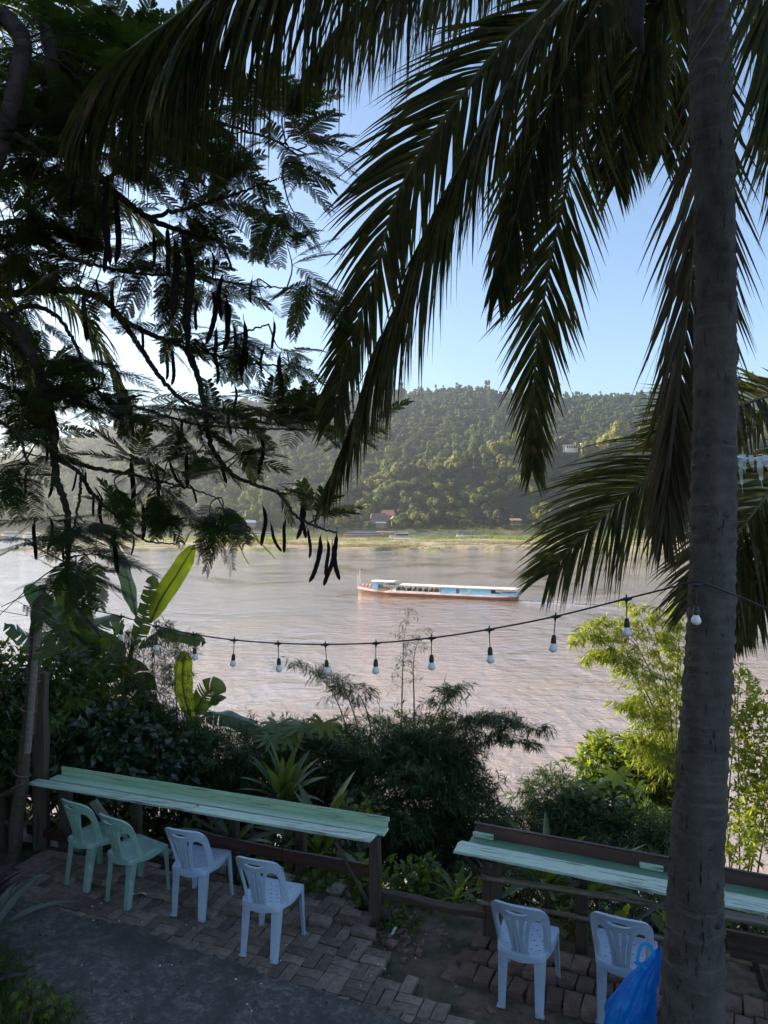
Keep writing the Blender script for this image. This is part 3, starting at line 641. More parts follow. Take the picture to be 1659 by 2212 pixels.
# ================================================================== BOATS
def hull_parts(root, L, B, free, cols, bow=.8, stern=.25, bowlen=.22):
    def sheer(t): return bow*max(0, 1-t/bowlen)**2+stern*max(0, (t-.82)/.18)**2
    def half(t):
        w_ = B/2*min(1, (t/bowlen)**.6*.92+.08) if t < bowlen else B/2
        return w_*(1-.22*max(0, (t-.85)/.15)**2)
    ts = np.concatenate([np.linspace(0, bowlen, 9), np.linspace(bowlen+.04, 1, 20)])
    def band(name, z0, z1, out, mat, close=True):
        mb = MB(); rows = []
        for t in ts:
            h = half(t)+out; s = sheer(t); x = t*L-out*(t < .01)+out*(t > .99); k0 = .78 if z0 < 0 else 1
            rows.append([(x, -h, z1+s), (x, -h*k0, z0+s*.9), (x, h*k0, z0+s*.9), (x, h, z1+s)] if close else [(x,-h,z1+s),(x,-h,z0+s),(x,h,z0+s),(x,h,z1+s)])
        A = np.array(rows); mb.grid(A)
        mb.grid(np.array([[r[0], r[3]] for r in rows]))
        for r in (rows[0], rows[-1]): mb.add(r, [(0,1,2,3)])
        return build(mb, name, mat, root)
    band('hull', -.5, free*.56, 0, M[cols[0]]); band('rubbing_strake', free*.56, free*.70, .05, M[cols[1]]); band('topside', free*.70, free, .025, M[cols[2]])
    return sheer, half
def roof_part(name, x0, x1, wd, z, mat, root, th=.1, camber=.14, sag=0, n=10):
    mb = MB(); A = []
    for x in np.linspace(x0, x1, n):
        t = (x-x0)/(x1-x0); zz = z-sag*4*t*(1-t)
        A.append([(x, y*wd/2, zz+camber*(1-y*y)) for y in np.linspace(-1, 1, 7)]+[(x, y*wd/2, zz-th+camber*(1-y*y)) for y in np.linspace(1, -1, 7)])
    A = np.array(A); A = np.concatenate([A, A[:, :1]], 1); mb.grid(A)
    for q in (A[0][:-1], A[-1][:-1]): mb.add(q, [tuple(range(14))])
    return build(mb, name, mat, root)
def bx(name, x0, x1, y0, y1, z0, z1, mat, root):
    mb = MB(); mb.box(((x0+x1)/2, (y0+y1)/2, (z0+z1)/2), (x1-x0, y1-y0, z1-z0)); return build(mb, name, mat, root)
def place(root, bowpt, sternpt):
    a = math.atan2(sternpt[1]-bowpt[1], sternpt[0]-bowpt[0]); root.location = (bowpt[0], bowpt[1], WATER+.02); root.rotation_euler = (0, 0, a)

# ---- the slow boat in mid river
L = 37.3; B = 3.3
sb = empty('river_boat', (0,0,0), 'long wooden passenger boat with sky blue cabin and cream roof in mid river', 'boat')
sheer, half = hull_parts(sb, L, B, 1.02, ('hull_brown', 'boat_red', 'white_paint'), bow=.55)
for sgn in (-1, 1):
    y = sgn*(B/2-.06)
    # cabin wall of planks with openings
    segs = [(.555,.648),(.668,.717),(.738,.855)]
    for (a, b) in segs: bx('cabin_wall', a*L, b*L, y-.03, y+.03, 1.0, 2.45, M['sky_blue'], sb)
    for (a, b, z0, z1) in [(.648,.668,1.0,1.18),(.648,.668,2.2,2.45),(.717,.738,1.0,1.25),(.717,.738,2.2,2.45)]: bx('cabin_wall', a*L, b*L, y-.03, y+.03, z0, z1, M['sky_blue'], sb)
    d = bx('door', .649*L, .667*L, y-.01-sgn*.04, y+.01-sgn*.04, 1.18, 2.2, M['hull_brown'], sb)
    wf = empty('window', (.7275*L, y, 1.25)); wf.parent = sb
    for (x0, x1, z0, z1) in [(.7165,.7195,1.23,2.22),(.7355,.7385,1.23,2.22),(.7195,.7355,1.23,1.30),(.7195,.7355,2.15,2.22),(.7260,.7285,1.30,2.15)]:
        bx('window_frame', x0*L, x1*L, y-.045, y+.045, z0, z1, M['green_paint'], wf)
    bx('pane', .7195*L, .7355*L, y-.006, y+.006, 1.30, 2.15, M['plaster'], wf)
    # open seating: low side wall and pillars
    bx('side_wall', .225*L, .555*L, y-.02, y+.02, 1.0, 1.22, M['white_paint'], sb)
    for k in range(10): bx('pillar', (.235+.0345*k)*L-.05, (.235+.0345*k)*L+.05, y-.05, y+.05, 1.22, 2.36, M['plaster_tan'], sb)
    bx('stern_wall', .905*L, .995*L, y*.93-.03, y*.93+.03, 1.1, 1.68, M['sky_blue'], sb)
    bx('cabin_wall', .855*L, .905*L, y-.03, y+.03, 1.0, 1.45, M['sky_blue'], sb); bx('cabin_wall', .855*L, .905*L, y-.03, y+.03, 2.25, 2.45, M['sky_blue'], sb)
    for t in (.905, .94, .968, .993): bx('pillar', t*L-.04, t*L+.04, y*.93-.04, y*.93+.04, 1.68, 2.55, M['tan_wood'], sb)
    # pilot house
    bx('pilot_wall', .122*L, .150*L, y-.03, y+.03, 1.05, 2.95, M['sky_blue'], sb)
    bx('pilot_wall', .150*L, .215*L, y-.03, y+.03, 1.05, 1.5, M['tan_wood'], sb)
    for t in (.155, .172, .190, .205, .222): bx('pillar', t*L-.05, t*L+.05, y-.05, y+.05, 1.5, 2.95, M['tan_wood'], sb)
    for t in (.43, .556, .695, .895):
        mb = MB(); mb.tube([(t*L, sgn*(B/2+.12), 2.55), (t*L, sgn*(B/2+.09), .25)], .022, 4); build(mb, 'stay_rope', M['dark'], sb)
bx('bulkhead', .552*L, .557*L, -B/2+.1, B/2-.1, 1.0, 2.45, M['tan_wood'], sb); bx('bulkhead', .857*L, .862*L, -B/2+.1, B/2-.1, 1.0, 2.45, M['dark'], sb)
bx('bulkhead', .118*L, .122*L, -B/2+.05, B/2-.05, 1.1, 2.2, M['sky_blue'], sb); bx('stern_board', .993*L, .998*L, -B/2*.9, B/2*.9, 1.2, 1.68, M['sky_blue'], sb)
bx('deck', .2*L, .99*L, -B/2+.15, B/2-.15, .9, 1.0, M['tan_wood'], sb)
for k in range(11):
    for sgn in (-1, 1):
        if (k+sgn) % 4 == 3: continue
        bx('seat', (.25+.027*k)*L, (.25+.027*k)*L+.45, sgn*.85-.5, sgn*.85+.5, 1.0, 1.42, M[['dark','hull_brown','tan_wood'][k%3]], sb)
        bx('seat_back', (.25+.027*k)*L+.38, (.25+.027*k)*L+.48, sgn*.85-.5, sgn*.85+.5, 1.42, 1.85, M[['dark','hull_brown','tan_wood'][k%3]], sb)
roof_part('roof', .295*L, 1.005*L, B+.35, 2.56, M['roof_cream'], sb, sag=.05, n=16)
roof_part('fore_roof', .205*L, .31*L, B+.2, 2.42, M['grey_blue'], sb)
roof_part('pilot_roof', .105*L, .255*L, B+.45, 3.12, M['roof_cream'], sb)
# bow: red rails with a red and white striped bundle
for sgn in (-1, 1):
    for k in range(9):
        t = .008+.0135*k; h = half(t)-.03; s = sheer(t)
        mb = MB(); mb.tube([(t*L, sgn*h, 1.0+s), (t*L, sgn*h, 1.62+s*.8)], .035, 4); build(mb, 'rail_post', M['boat_red'], sb)
    for zr in (1.3, 1.6):
        mb = MB(); mb.tube([(t*L, sgn*(half(t)-.03), zr+sheer(t)*.85) for t in np.linspace(.008, .116, 8)], .035, 4); build(mb, 'rail', M['boat_red'], sb)
for k in range(7):
    t = .03+.0125*k; mb = MB(); mb.tube([(t*L, -half(t)*.7, 1.35+sheer(t)), (t*L+.1, 0, 1.95+sheer(t)*.6), (t*L, half(t)*.7, 1.35+sheer(t))], .14, 6)
    build(mb, 'bundle', M['boat_red'] if k % 2 else M['white_paint'], sb)
for (x, h, ln) in ((.0, 4.6, .35), (-.15, 3.1, -.12), (.35, 2.2, .1)):
    mb = MB(); mb.tube([(x+.1, 0, 1.3), (x+.1+ln, .1, 1.3+h)], .03, 5); build(mb, 'flag_pole', M['white_paint'], sb)
mb = MB(); mb.grid(np.array([[(x, .1+.06*math.sin(x*8), z) for x in np.linspace(.48, .82, 4)] for z in (5.35, 5.8)])); build(mb, 'flag', M['boat_red'], sb)
place(sb, (-6.0, 165.6), (28.6, 151.3))

# ---- other boats
def long_boat(label, bow, stern, B, free, cols, cabin, roofz, roofm, wallm, win=6, group=None, roof=True):
    r = empty('moored_boat', (0,0,0), label, 'boat', group); L = math.hypot(stern[0]-bow[0], stern[1]-bow[1])
    hull_parts(r, L, B, free, cols, bow=.5, stern=.2)
    if roof:
        c0, c1 = cabin[0]*L, cabin[1]*L; roof_part('roof', c0-.3, c1+.5, B+.2, roofz, M[roofm], r)
        for sgn in (-1, 1):
            y = sgn*(B/2-.1); hh = free+(roofz-free)*.36; h2 = free+(roofz-free)*.80
            bx('cabin_wall', c0, c1, y-.03, y+.03, free, hh, M[wallm], r); bx('cabin_wall', c0, c1, y-.03, y+.03, h2, roofz, M[wallm], r)
            for k in range(win+1):
                x = c0+(c1-c0)*k/win; bx('pillar', x-.12, x+.12, y-.035, y+.035, hh, h2, M[wallm], r)
        bx('bulkhead', c0-.03, c0+.03, -B/2+.1, B/2-.1, free, roofz, M[wallm], r); bx('bulkhead', c1-.03, c1+.03, -B/2+.1, B/2-.1, free, roofz, M[wallm], r)
        bx('saloon', c0+.2, c1-.2, -.5, .5, free, roofz-.4, M['dark'], r)
    place(r, bow, stern); return r
def U(dx, Y): return ((dx-829.5)/F*Y, Y)
long_boat('white passenger boat with blue hull moored at the left tip of the sandbar', U(42, 366), U(166, 356), 3.6, 1.5, ('boat_blue','boat_blue','white_paint'), (.10,.92), 4.3, 'white_paint', 'white_paint', 12)
long_boat('long grey blue boat with red hull moored below the red roofed houses', U(742, 590), U(826, 592), 3.6, 1.3, ('boat_red','boat_red','grey_blue'), (.12,.95), 3.4, 'grey_blue', 'grey_blue', 9)
long_boat('short white boat with dark open cabin moored at the far bank', U(841, 575), U(896, 577), 2.6, 1.0, ('white_paint','dark','white_paint'), (.25,.72), 2.8, 'white_paint', 'dark', 4)
long_boat('low bare grey boat lying flat on the water at the far bank', U(901, 586), U(981, 588), 2.6, .9, ('grey_blue','hull_brown','grey_blue'), (0,1), 2, 'tin', 'tin', roof=False)
long_boat('pale blue boat with reddish roof moored beside the grassy sandbar', U(986, 580), U(1050, 578), 3.0, 1.1, ('white_paint','boat_blue','white_paint'), (.2,.8), 2.9, 'tile_red', 'sky_blue', 6)
long_boat('small white skiff at the far bank right of the stilt hut', U(1132, 572), U(1168, 573), 2.0, .8, ('white_paint','boat_blue','white_paint'), (0,1), 2, 'tin', 'tin', roof=False)
long_boat('red and white boat moored behind the left half of the sandbar', U(520, 585), U(592, 588), 3.2, 1.2, ('boat_red','white_paint','grey_blue'), (.2,.9), 3.3, 'tile_brown', 'white_paint', 7)
long_boat('little white boat at the far bank behind the bright banana leaf', U(463, 590), U(482, 590), 2.4, 1.1, ('white_paint','boat_blue','white_paint'), (.2,.7), 3.0, 'white_paint', 'boat_blue', 3)
long_boat('hazy white boat moored at the far bank, leftmost of all boats', U(4, 588), U(44, 590), 3.0, 1.3, ('white_paint','boat_blue','white_paint'), (.15,.85), 3.6, 'white_paint', 'grey_blue', 6)
long_boat('hazy pale boat moored behind the white passenger boat', U(50, 560), U(92, 562), 3.0, 1.3, ('white_paint','hull_brown','white_paint'), (.15,.85), 3.6, 'roof_cream', 'white_paint', 6)
# near left: roof and brown rail of a boat half hidden by the bank plants
rb = long_boat('brown railed boat below the bank, half hidden behind the leaning post', U(-190, 66), U(120, 60), 3.4, 1.3, ('hull_brown','boat_red','boat_red'), (.05,.95), 4.0, 'grey_blue', 'hull_brown', 14)
# floating house
fh = empty('floating_house', (0,0,0), 'open timber pontoon hut with flat roof moored beside the grey blue boat', 'floating house')
bx('pontoon', 0, 14, -3, 3, -.3, .5, M['far_wood'], fh); roof_part('roof', -.6, 14.6, 7, 3.4, M['tin'], fh, camber=.5)
for x in (0.2, 4.8, 9.3, 13.8):
    for y in (-2.7, 2.7): bx('post', x-.1, x+.1, y-.1, y+.1, .5, 3.4, M['far_wood'], fh)
bx('wall', 5, 13.6, 2.5, 2.6, .5, 2.4, M['plaster_tan'], fh); bx('wall', .3, .4, -2.5, 2.5, .5, 1.6, M['tan_wood'], fh)
q = U(816, 596); fh.location = (q[0], q[1], WATER+.02)

# ---- person on the sandbar, bending forward
y0 = 354.5; x0 = (948-829.5)/F*y0; z0 = sand_z(x0, y0)
pr = empty('person', (x0, y0, z0), 'person in dark clothes bending forward at the edge of the sandbar', 'person')
bm = bmesh.new(); sk_ = bm.verts.layers.skin.verify()
J = [((0,0,.92),.14),((.12,0,1.12),.15),((.30,0,1.28),.15),((.40,0,1.30),.07),((.52,0,1.30),.10),
     ((.02,-.11,.86),.10),((.06,-.13,.47),.07),((0,-.14,.05),.05),((.02,.11,.86),.10),((.12,.13,.47),.07),((.08,.14,.05),.05),
     ((.30,-.19,1.22),.065),((.38,-.22,.95),.05),((.45,-.20,.68),.04),((.30,.19,1.22),.065),((.36,.22,.95),.05),((.42,.20,.70),.04),((.10,-.14,.03),.04),((.18,.14,.03),.04)]
vs = []
for c, r in J:
    v = bm.verts.new(c); v[sk_].radius = (r, r); vs.append(v)
for a, b in [(0,1),(1,2),(2,3),(3,4),(0,5),(5,6),(6,7),(0,8),(8,9),(9,10),(2,11),(11,12),(12,13),(2,14),(14,15),(15,16),(7,17),(10,18)]: bm.edges.new((vs[a], vs[b]))
vs[0][sk_].use_root = True
me = bpy.data.meshes.new('person'); bm.to_mesh(me); bm.free(); bo = put('body', me, M['skin'], pr, (x0, y0, z0))
bo.modifiers.new('skin', 'SKIN'); sm_ = bo.modifiers.new('sub', 'SUBSURF'); sm_.levels = 1; sm_.render_levels = 1
mb = MB(); mb.tube(np.array([(0,0,.78),(.0,0,.95),(.13,0,1.14),(.30,0,1.32),(.34,0,1.33)])+np.array((x0,y0,z0)), [.19,.19,.2,.22,.12], 10); build(mb, 'shirt', M['cloth_dark'], pr)
for s in (-1, 1):
    mb = MB(); mb.tube(np.array([(.02,s*.11,.88),(.07,s*.13,.47),(.03,s*.14,.12)])+np.array((x0,y0,z0)), [.13,.10,.085], 8); build(mb, 'trouser_leg', M['cloth_dark'], pr)
mb = MB(); mb.tube(np.array([(.50,0,1.28),(.53,0,1.36),(.50,0,1.42)])+np.array((x0,y0,z0)), [.12,.115,.05], 8); build(mb, 'hair', M['dark'], pr)

# ================================================================== FAR HOUSES
def house(name, label, u, Y, w_, d_, hwall, hroof, wallm, roofm, wins, rot=0, cat='house', zoff=0, hip=.15):
    x = (u-829.5)/F*Y; z = far_z(x, Y)+zoff; r = empty(name, (0,0,0), label, cat)
    bx('wall', -w_/2, w_/2, -d_/2, d_/2, -2.5, hwall, M[wallm], r)
    e = .9; mb = MB(); a, b = w_/2+e, d_/2+e; hx = w_/2*(1-hip)
    V = [(-a,-b,hwall-.15),(a,-b,hwall-.15),(a,b,hwall-.15),(-a,b,hwall-.15),(-hx,0,hwall+hroof),(hx,0,hwall+hroof)]
    V += [(p[0],p[1],p[2]-.18) for p in V]
    mb.add(V, [(0,1,5,4),(1,2,5),(2,3,4,5),(3,0,4),(6,10,11,7),(7,11,8),(8,11,10,9),(9,10,6),(0,6,7,1),(1,7,8,2),(2,8,9,3),(3,9,6,0)])
    build(mb, 'roof', M[roofm], r)
    for (wx, wz, ww, wh) in wins:
        f = empty('window', (wx, -d_/2, wz)); f.parent = r
        bx('window_frame', wx-ww/2-.12, wx+ww/2+.12, -d_/2-.06, -d_/2+.03, wz-.12, wz+wh+.12, M['plaster'], f)
        bx('pane', wx-ww/2, wx+ww/2, -d_/2-.09, -d_/2-.063, wz, wz+wh, M['dark'], f)
    r.location = (x, Y, z); r.rotation_euler = (0,0,rot); return r
house('village_house', 'small house with orange red roof on the far bank, left of the brown roofs', 700, 640, 11, 7, 3.0, 4.2, 'plaster_dim', 'tile_red', [(-3,1,1.3,1.4),(0,1,1.3,1.4),(3,1,1.3,1.4)], zoff=5.0)
house('village_house', 'house with broad brown red roof and tan wall on the far bank', 818, 636, 15, 10, 2.8, 5.2, 'plaster_dim', 'tile_brown', [(-4,1,1.2,1.4),(-1,1,1.2,1.4),(2,1,1.2,1.4)], rot=.2, zoff=5.2)
house('village_house', 'taller house with dark red roof rising behind the brown red roof', 838, 650, 13, 9, 3.6, 4.8, 'plaster_dim', 'tile_red', [(0,2,1.2,1.4),(3,2,1.2,1.4)], rot=-.15, zoff=5.4)
house('village_house', 'low shed with pale blue tin roof in front of the brown red roof', 822, 628, 8, 5, 2.4, 1.0, 'plaster_dim', 'grey_blue', [(-2,.6,1.2,1.1),(1.5,.6,1.2,1.1)], zoff=2.2, cat='shed')
house('village_house', 'small house with rusty roof at the right end of the village', 858, 640, 9, 7, 3.4, 3.0, 'plaster_dim', 'tin', [(0,1,1.2,1.2)], rot=.3, zoff=4.2)
house('village_house', 'grey roofed shed on the far bank behind the bright banana leaf', 540, 626, 11, 7, 3.0, 2.0, 'plaster_dim', 'grey_blue', [(0,.8,1.2,1.2)], zoff=2.2, cat='shed')
house('village_house', 'blue tin roofed house on the far bank behind the hanging pods', 345, 628, 10, 6, 3.0, 1.8, 'plaster_dim', 'boat_blue', [(-2,.8,1.2,1.2),(2,.8,1.2,1.2)], zoff=2.6)
HZ = EYE+(1110-972)/F*716-far_z((1232-829.5)/F*716, 716)
wh = house('hill_house', 'white house with a row of dark windows high on the wooded knoll', 1232, 716, 13, 8, 5.0, .5, 'plaster', 'plaster', [(-4.6,1.7,1.4,2.2),(-2.3,1.7,1.4,2.2),(0,1.7,1.4,2.2),(2.3,1.7,1.4,2.2),(4.6,1.7,1.4,2.2)], rot=.15, zoff=HZ, hip=.05)
wp = empty('hill_pavilion', (0,0,0), 'pale columned pavilion right of the white house on the knoll', 'pavilion')
bx('floor', -6, 6, -3, 3, -3, .3, M['plaster'], wp)
for k in range(6): bx('column', -5.6+k*2.24-.25, -5.6+k*2.24+.25, -2.9, -2.4, .3, 4.2, M['plaster'], wp); bx('column', -5.6+k*2.24-.25, -5.6+k*2.24+.25, 2.4, 2.9, .3, 4.2, M['plaster'], wp)
bx('roof', -6.3, 6.3, -3.3, 3.3, 4.2, 4.9, M['plaster_tan'], wp); x_ = (1268-829.5)/F*718; wp.location = (x_, 718, EYE+(1110-968)/F*718)
hu = empty('stilt_hut', (0,0,0), 'open rusty roofed hut on tall stilts at the foot of the knoll', 'hut')
for x in (-3.4, 0, 3.4):
    for y in (-2, 2): bx('stilt', x-.12, x+.12, y-.12, y+.12, -2, 7.8, M['far_wood'], hu)
bx('floor', -3.9, 3.9, -2.4, 2.4, 3.6, 3.8, M['far_wood'], hu); bx('railing', -3.8, 3.8, -2.4, -2.3, 4.5, 4.6, M['far_wood'], hu)
mb = MB(); mb.add([(-5,-3.2,7.6),(5,-3.2,7.6),(5,3,9.2),(-5,3,9.2),(-5,-3.2,7.4),(5,-3.2,7.4),(5,3,9.0),(-5,3,9.0)], [(0,1,2,3),(7,6,5,4),(0,4,5,1),(1,5,6,2),(2,6,7,3),(3,7,4,0)]); build(mb, 'roof', M['tin'], hu)
x_ = (1114-829.5)/F*626; hu.location = (x_, 626, far_z(x_, 626)-.5); hu.rotation_euler = (0,0,.15)

for (u_, y_, dia_, k_) in [(1262, 706, 13, 2), (1200, 680, 7, 4), (1178, 706, 12, 1), (858, 626, 9, 4), (795, 624, 8, 0), (740, 627, 10, 4), (868, 630, 12, 0), (675, 628, 9, 0)]:
    x_ = (u_-829.5)/F*y_; z_ = far_z(x_, y_); o = put('forest_tree', CR[k_], None, None, (x_, y_, z_-1.5), (0,0,u_)); h_ = (EYE+(1110-936)/F*y_-z_+1.5)*.85 if u_ == 1262 else dia_*1.0; o.scale = (dia_, dia_, h_)
    tag(o, {1262:'tall thin yellow green tree beside the white hill house',1200:'small bushy tree just below the white hill house',1178:'tree on the knoll left of the white hill house',858:'yellow green bush right of the pale tin roofed shed',795:'dark bush in front of the broad brown red roof',740:'yellow green tree between orange red and brown red roofs',868:'dark round tree at the right end of the village',675:'dark bush left of the orange red roofed house'}[u_], 'tree', 'trees on the wooded knoll across the river')
# ================================================================== CHAIRS
def curve_mesh(loops, ext):
    cu = bpy.data.curves.new('c', 'CURVE'); cu.dimensions = '2D'; cu.fill_mode = 'BOTH'; cu.extrude = ext; cu.bevel_depth = .0022; cu.bevel_resolution = 1
    for lp in loops:
        sp = cu.splines.new('POLY'); sp.points.add(len(lp)-1); sp.use_cyclic_u = True
        for p, q in zip(sp.points, lp): p.co = (q[0], q[1], 0, 1)
    ob = bpy.data.objects.new('c', cu); COL.objects.link(ob); dg = bpy.context.evaluated_depsgraph_get()
    me = bpy.data.meshes.new_from_object(ob.evaluated_get(dg)); bpy.data.objects.remove(ob); return me
def rounded(pts, n=48):
    q = catmull(list(pts)+[pts[0]], n)[:-1]; return [(a[0], a[1]) for a in q]
def cut(me, xs, ys):
    bm = bmesh.new(); bm.from_mesh(me); bmesh.ops.remove_doubles(bm, verts=bm.verts[:], dist=1e-5)
    for v, ax in [(x, (1,0,0)) for x in xs]+[(y, (0,1,0)) for y in ys]:
        co = (v,0,0) if ax[0] else (0,v,0)
        bmesh.ops.bisect_plane(bm, geom=bm.verts[:]+bm.edges[:]+bm.faces[:], plane_co=co, plane_no=ax, dist=1e-6)
    return bm
def p3(l): return [(a, b, 0) for a, b in l]
def ell(cx, cy, a, b, n=20, rot=0): return [(cx+a*math.cos(t)*math.cos(rot)-b*math.sin(t)*math.sin(rot), cy+a*math.cos(t)*math.sin(rot)+b*math.sin(t)*math.cos(rot)) for t in np.arange(n)/n*2*math.pi]
def back_mesh(slots_wide):
    outer = [(-.188,-.03),(-.200,.12),(-.205,.26),(-.200,.34),(-.172,.395),(-.12,.42),(-.05,.430),(.05,.430),(.12,.42),(.172,.395),(.200,.34),(.205,.26),(.200,.12),(.188,-.03),(.10,-.045),(0,-.05),(-.10,-.045)]
    loops = [rounded(p3(outer), 90), ell(0, .372, .078, .019)]
    side = [(-.158,.015),(-.166,.12),(-.172,.22),(-.160,.285),(-.125,.315),(-.094,.285),(-.074,.20),(-.062,.10),(-.060,.015),(-.11,.008)]
    loops += [rounded(p3(side), 60), rounded(p3([(-a, b) for a, b in side[::-1]]), 60)]
    k = 1.0 if not slots_wide else 1.15
    for c0, c1 in ((-.032,-.062),(0,0),(.032,.062)):
        pts = []
        for z, hw in ((.02,.005),(.10,.006),(.18,.0075),(.26,.0105),(.305,.0115)):
            t = (z-.02)/.285; pts.append((c0+(c1-c0)*t**2.2, z, hw*k))
        loops.append(rounded(p3([(x-h, z) for x, z, h in pts]+[(pts[-1][0], .318)]+[(x+h, z) for x, z, h in pts[::-1]]+[(c0, .012)]), 44))
    bm = cut(curve_mesh(loops, .0035), [-.18,-.15,-.11,-.07,-.035,0,.035,.07,.11,.15,.18], [.05,.12,.19,.26,.33,.38])
    for v in bm.verts:
        x, z, t = v.co; u = x/.205; s = max(0, min(1, z/.43))
        bend = .135*(1-s)+.075*s
        y = -.195+bend*abs(u)**2.2-.115*s**1.15
        ny = 1.0; nx = -2.2*bend*abs(u)**1.2*(1 if u > 0 else -1)/.205; l = math.hypot(nx, ny)
        rib = -.004*max(0, 1-abs(z-.372)/.03) if abs(x) < .1 else 0
        v.co = Vector((x*(1.0+.02*s)+nx/l*t*2.2, y+ny/l*t*2.2+rib, .435+z))
    me = bpy.data.meshes.new('backrest'); bm.to_mesh(me); bm.free(); return me
SEAT_OUT = [(-.165,-.185),(-.185,-.12),(-.200,0),(-.212,.14),(-.205,.20),(-.165,.228),(-.08,.236),(0,.238),(.08,.236),(.165,.228),(.205,.20),(.212,.14),(.200,0),(.185,-.12),(.165,-.185),(.10,-.205),(0,-.21),(-.10,-.205)]
def seat_mesh(kind):
    out = rounded(p3(SEAT_OUT), 90); loops = [out]
    if kind == 'blue':
        for r_ in range(5):
            for c in range(4 if r_ % 2 else 5):
                cx = (c-(1.5 if r_ % 2 else 2))*.062; cy = -.12+r_*.058
                loops.append([(cx-.015,cy-.010),(cx+.004,cy-.008),(cx+.016,cy+.011),(cx-.003,cy+.008)])
    else:
        for r_ in range(4):
            for c in range(5):
                cx = (c-2)*.058; cy = -.125+r_*.072; loops.append([(cx-.003,cy-.026),(cx+.003,cy-.026),(cx+.003,cy+.026),(cx-.003,cy+.026)])
    bm = cut(curve_mesh(loops, .003), [-.16,-.11,-.055,0,.055,.11,.16], [-.16,-.09,-.02,.05,.12,.17,.205])
    def zz(x, y):
        r = max(0, 1-(x/.20)**2)*max(0, 1-((y-.0)/.23)**2); return .443-.022*r-.035*max(0, (y-.165)/.07)**2
    for v in bm.verts: v.co.z = v.co.z+zz(v.co.x, v.co.y)
    # skirt round the rim
    ring = []
    for x, y in out:
        k = 1.0; dep = .048+.012*math.cos(math.atan2(y, x)*4)
        ring.append([bm.verts.new((x*s_, y*s_, zz(x, y)+dz)) for s_, dz in ((1.0,.004),(1.022,-.004),(1.03,-.02),(1.035,-dep),(1.005,-dep),(1.0,-.012))])
    n = len(ring)
    for i in range(n):
        for j in range(5): bm.faces.new((ring[i][j], ring[(i+1)%n][j], ring[(i+1)%n][j+1], ring[i][j+1]))
    me = bpy.data.meshes.new('seat'); bm.to_mesh(me); bm.free(); return me
def leg_mesh(sx, front):
    mb = MB(); secs = []; t = .006
    for k in np.linspace(0, 1, 7):
        if front: cx, cy = .208+.012*k, .222-.004*k; wd, dp = .060-.024*k, .062-.030*k
        else: cx, cy = .178-.010*k, -.172-.062*k; wd, dp = .082-.026*k, .058-.018*k
        z = .425-.425*k
        yy = -1 if front else 1
        r = .012
        sec = [(0,r),(r*.3,r*.3),(r,0),(wd,0),(wd,t),(r+t*.5,t),(t,r+t*.5),(t,dp),(0,dp)]
        secs.append([(sx*(cx-a), cy+yy*b, z+(.004 if (b > .02 and k == 1) else 0)) for a, b in sec])
    A = np.array(secs); A = np.concatenate([A, A[:, :1]], 1)
    mb.grid(A); mb.add(A[0][:-1], [tuple(range(9))]); mb.add(A[-1][:-1], [tuple(range(9))])
    # foot plate
    c = A[-1][:-1].mean(0); mb.box((c[0], c[1], .005), (.052 if not front else .034, .036, .010))
    return mb.mesh('leg')
LEGS = [(leg_mesh(-1, True),), (leg_mesh(1, True),), (leg_mesh(-1, False),), (leg_mesh(1, False),)]
def smooth_by_angle(me, on=True):
    me.polygons.foreach_set('use_smooth', np.full(len(me.polygons), on)); 
    bm = bmesh.new(); bm.from_mesh(me); bmesh.ops.recalc_face_normals(bm, faces=bm.faces[:])
    for e in bm.edges: e.smooth = not (len(e.link_faces) == 2 and e.calc_face_angle(0) > .6)
    bm.to_mesh(me); bm.free()
def make_chair(kind, mat):
    r = empty('plastic_chair', (0,0,0), 'chair', 'chair')
    for nm, me in (('seat', seat_mesh(kind)), ('backrest', back_mesh(kind == 'green'))):
        smooth_by_angle(me); put(nm, me, mat, r)
    for i in range(4):
        me = LEGS[i][0].copy(); smooth_by_angle(me); put('leg', me, mat, r)
    return r
def set_chair(r, x, y, deg, label, grp, z=.0, tilt=0, roll=0):
    r.location = (x, y, z); r.rotation_euler = (math.radians(tilt), math.radians(roll), math.radians(-deg)); tag(r, label, 'chair', grp)
cb = make_chair('blue', M['plastic_blue']); cg = make_chair('green', M['plastic_green'])
c1 = cg; c2 = copy_tree(cg); c3 = cb; c4 = copy_tree(cb); c5 = copy_tree(cb); c6 = copy_tree(cb)
GB, GG = 'light blue plastic chairs at the counters', 'faded green plastic chairs at the left counter'
set_chair(c1, -2.868, 7.07, 30, 'faded green plastic chair nearest the leaning post', GG, .045)
set_chair(c2, -2.367, 6.81, 33, 'faded green plastic chair standing beside a light blue one', GG, .03, 2)
set_chair(c3, -1.705, 6.64, 18, 'light blue plastic chair next to the green chairs', GB, .022, 4)
set_chair(c4, -.957, 6.04, 19, 'light blue plastic chair near the right end of the left counter', GB, .015, 1)
set_chair(c5, 1.10, 5.47, 24, 'light blue plastic chair on bricks at the left end of the right counter', GB, -.012, 4)
set_chair(c6, 1.79, 5.285, 25, 'light blue plastic chair half hidden by palm trunk and blue bag', GB, -.008, 3)

